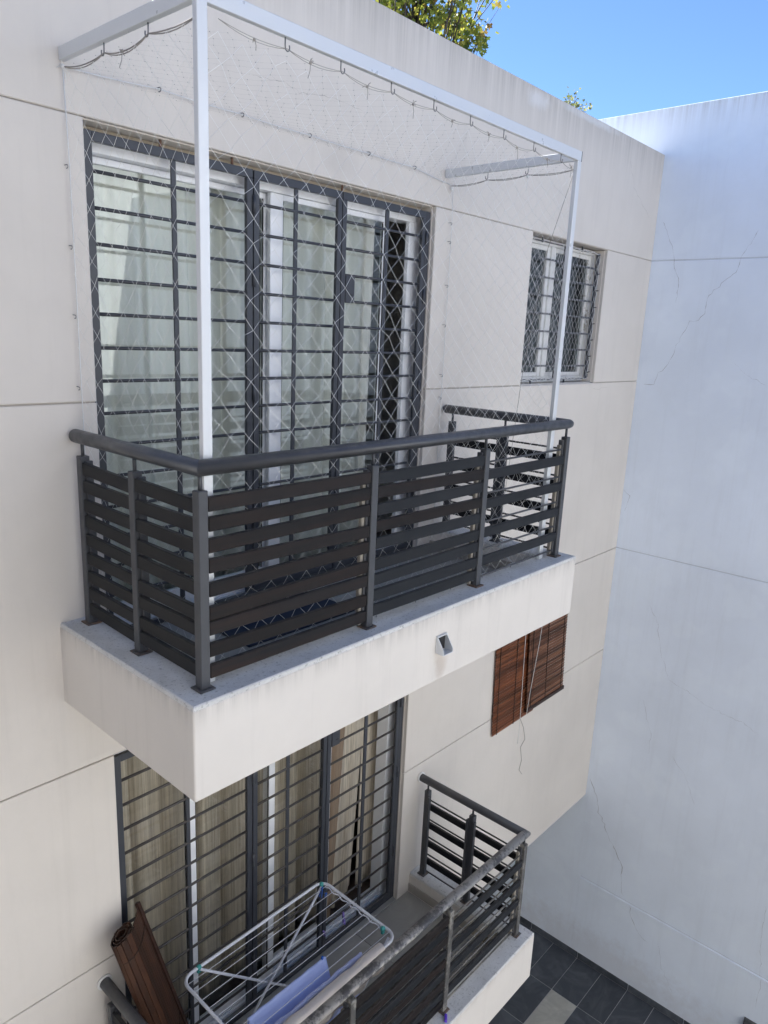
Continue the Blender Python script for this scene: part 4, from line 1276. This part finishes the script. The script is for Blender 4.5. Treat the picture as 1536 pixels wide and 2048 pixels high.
# violet peg lying on the kerb
t = thing('clothes_peg', (1.886, -1.035, ST), 'violet peg lying on the lower balcony kerb by a post foot', 'clothes peg', 'clothes pegs')
Mx = Matrix.Translation((1.886, -1.035, ST + 0.007)) @ Matrix.Rotation(R(35), 4, 'Z')
MB().box(-0.03, 0.03, -0.009, 0.009, -0.006, 0.006, 0.003, Mx).build('jaw', M['peg_violet'], t)
MB().box(-0.03, 0.012, -0.0085, 0.0085, 0.0065, 0.014, 0.003, Mx).build('jaw', M['peg_violet'], t)

# doormat on the upper balcony
o = MB().box(0.70, 1.45, -0.50, -0.10, FL + 0.001, FL + 0.011, 0.004).build('doormat', M['mat'], None, (1.07, -0.3, FL))
tag(o, 'dark blue doormat on the floor of the upper balcony', 'doormat')

# bracket on the white wall, lower right
bk = thing('wall_bracket', (XW, -2.1, -5.55), 'small dark wedge shaped fitting low on the white wall', 'wall fitting')
pA = on_x(1489, 2032, XW); pB = on_x(1515, 2052, XW)
mb = MB()
yA, yB, zA, zB = pA.y, pB.y - 0.02, pA.z, pB.z - 0.10
vs = [(XW - 0.001, yA, zA), (XW - 0.001, yB, zA), (XW - 0.001, yB, zB), (XW - 0.001, yA, zB),
      (XW - 0.03, yA - 0.01, zA - 0.01), (XW - 0.03, yB + 0.01, zA - 0.01), (XW - 0.085, yB + 0.01, zB + 0.01), (XW - 0.085, yA - 0.01, zB + 0.01)]
mb.add(vs, [(0, 3, 2, 1), (4, 5, 6, 7), (0, 1, 5, 4), (1, 2, 6, 5), (2, 3, 7, 6), (3, 0, 4, 7)])
bevel(mb.build('housing', M['bracket'], bk), 0.006)
MB().tube([(XW - 0.056, (yA + yB) / 2, (zA + zB) / 2 + 0.01), (XW - 0.066, (yA + yB) / 2, (zA + zB) / 2 + 0.014)], 0.012, 10).build('screw', M['steel'], bk)

# ================================================================== TREES BEHIND THE ROOF
def leaf_pts(p, n, up, s, rg5):
    n = n.normalized()
    a = n.cross(up)
    if a.length < 1e-3: a = n.cross(Vector((1, 0, 0)))
    a.normalize(); b = n.cross(a)
    out = [(0, 0), (0.30, -0.20), (0.62, 0.05), (0.42, 0.22), (0.55, 0.62), (0.18, 0.55), (0, 1.0), (-0.18, 0.55), (-0.55, 0.62), (-0.42, 0.22), (-0.62, 0.05), (-0.30, -0.20)]
    return [p + a * (x * s) + b * (y * s) + n * (abs(x) * s * 0.22) for x, y in out]
def tree(base, top_z, centre, rad, nleaf, leaf_s, mat, label, seed, nbr=26):
    rg5 = random.Random(seed)
    t = thing('tree', base, label, 'tree', 'trees behind the roof')
    base = Vector(base); centre = Vector(centre)
    tr = MB()
    tp = [base.lerp(Vector((centre.x, centre.y, centre.z - rad.z * 0.3)), k / 6) + Vector((rg5.uniform(-.08, .08), rg5.uniform(-.08, .08), 0)) * (0 if k == 0 else 1) for k in range(7)]
    tr.tube(tp, 0.19, 10, True, False, 0.07)
    tr.build('trunk', M['bark'], t)
    lm = MB(); lb = MB()
    tips = []
    for k in range(nbr):
        a = rg5.uniform(0, 6.283); el = rg5.uniform(-0.6, 1.4)
        d = Vector((math.cos(a) * math.cos(el) * rad.x, math.sin(a) * math.cos(el) * rad.y, math.sin(el) * rad.z)) * rg5.uniform(0.6, 1.0)
        s = tp[-1 - rg5.randint(0, 2)]
        e_ = centre + d
        m_ = s.lerp(e_, 0.5) + Vector((rg5.uniform(-.15, .15), rg5.uniform(-.15, .15), rg5.uniform(0, .25)))
        lb.tube([s, s.lerp(m_, 0.5), m_, m_.lerp(e_, 0.55), e_], 0.035, 6, True, False, 0.006)
        tips += [(m_, 0.16), (m_.lerp(e_, 0.55), 0.13), (e_, 0.10)]
        for q in range(3):
            e2_ = m_.lerp(e_, rg5.uniform(0.3, 1)) + Vector((rg5.gauss(0, .22), rg5.gauss(0, .22), rg5.gauss(0.1, .22)))
            lb.tube([m_.lerp(e_, 0.4), e2_], 0.010, 5, True, False, 0.003); tips.append((m_.lerp(e_, 0.4).lerp(e2_, 0.6), 0.08))
            tips.append((e2_, 0.09))
    lb.build('limbs', M['bark'], t)
    vs = []; fs = []
    for k in range(nleaf):
        c, sp_ = tips[rg5.randrange(len(tips))]
        p = c + Vector((rg5.gauss(0, sp_), rg5.gauss(0, sp_), rg5.gauss(0, sp_)))
        n = Vector((rg5.gauss(0, 1), rg5.gauss(0, 1), rg5.gauss(0.5, 1)))
        q = leaf_pts(p, n, Vector((0, 0, 1)), leaf_s * rg5.uniform(0.6, 1.25), rg5)
        o_ = len(vs); vs += q
        fs.append(tuple(range(o_, o_ + 12)))
    lm.add(vs, fs)
    lf_ = lm.build('crown', mat, t); tag(lf_, kind='stuff')
    return t
def along(u, v, dist): d = ray(u, v).normalized(); return CAM + d * dist
c1 = along(832, -8, 15.0)
tree((c1.x, c1.y, GND), 0, c1, Vector((1.35, 1.35, 1.5)), 4600, 0.08, M['leaf'], 'tall tree with yellow green autumn leaves rising behind the parapet', 31, 40)
c2 = along(1136, 270, 21.0)
tree((c2.x, c2.y, GND), 0, c2, Vector((0.50, 0.50, 1.0)), 1300, 0.07, M['leaf2'], 'small pale tree tip peeping over the parapet near the white wall', 32, 16)
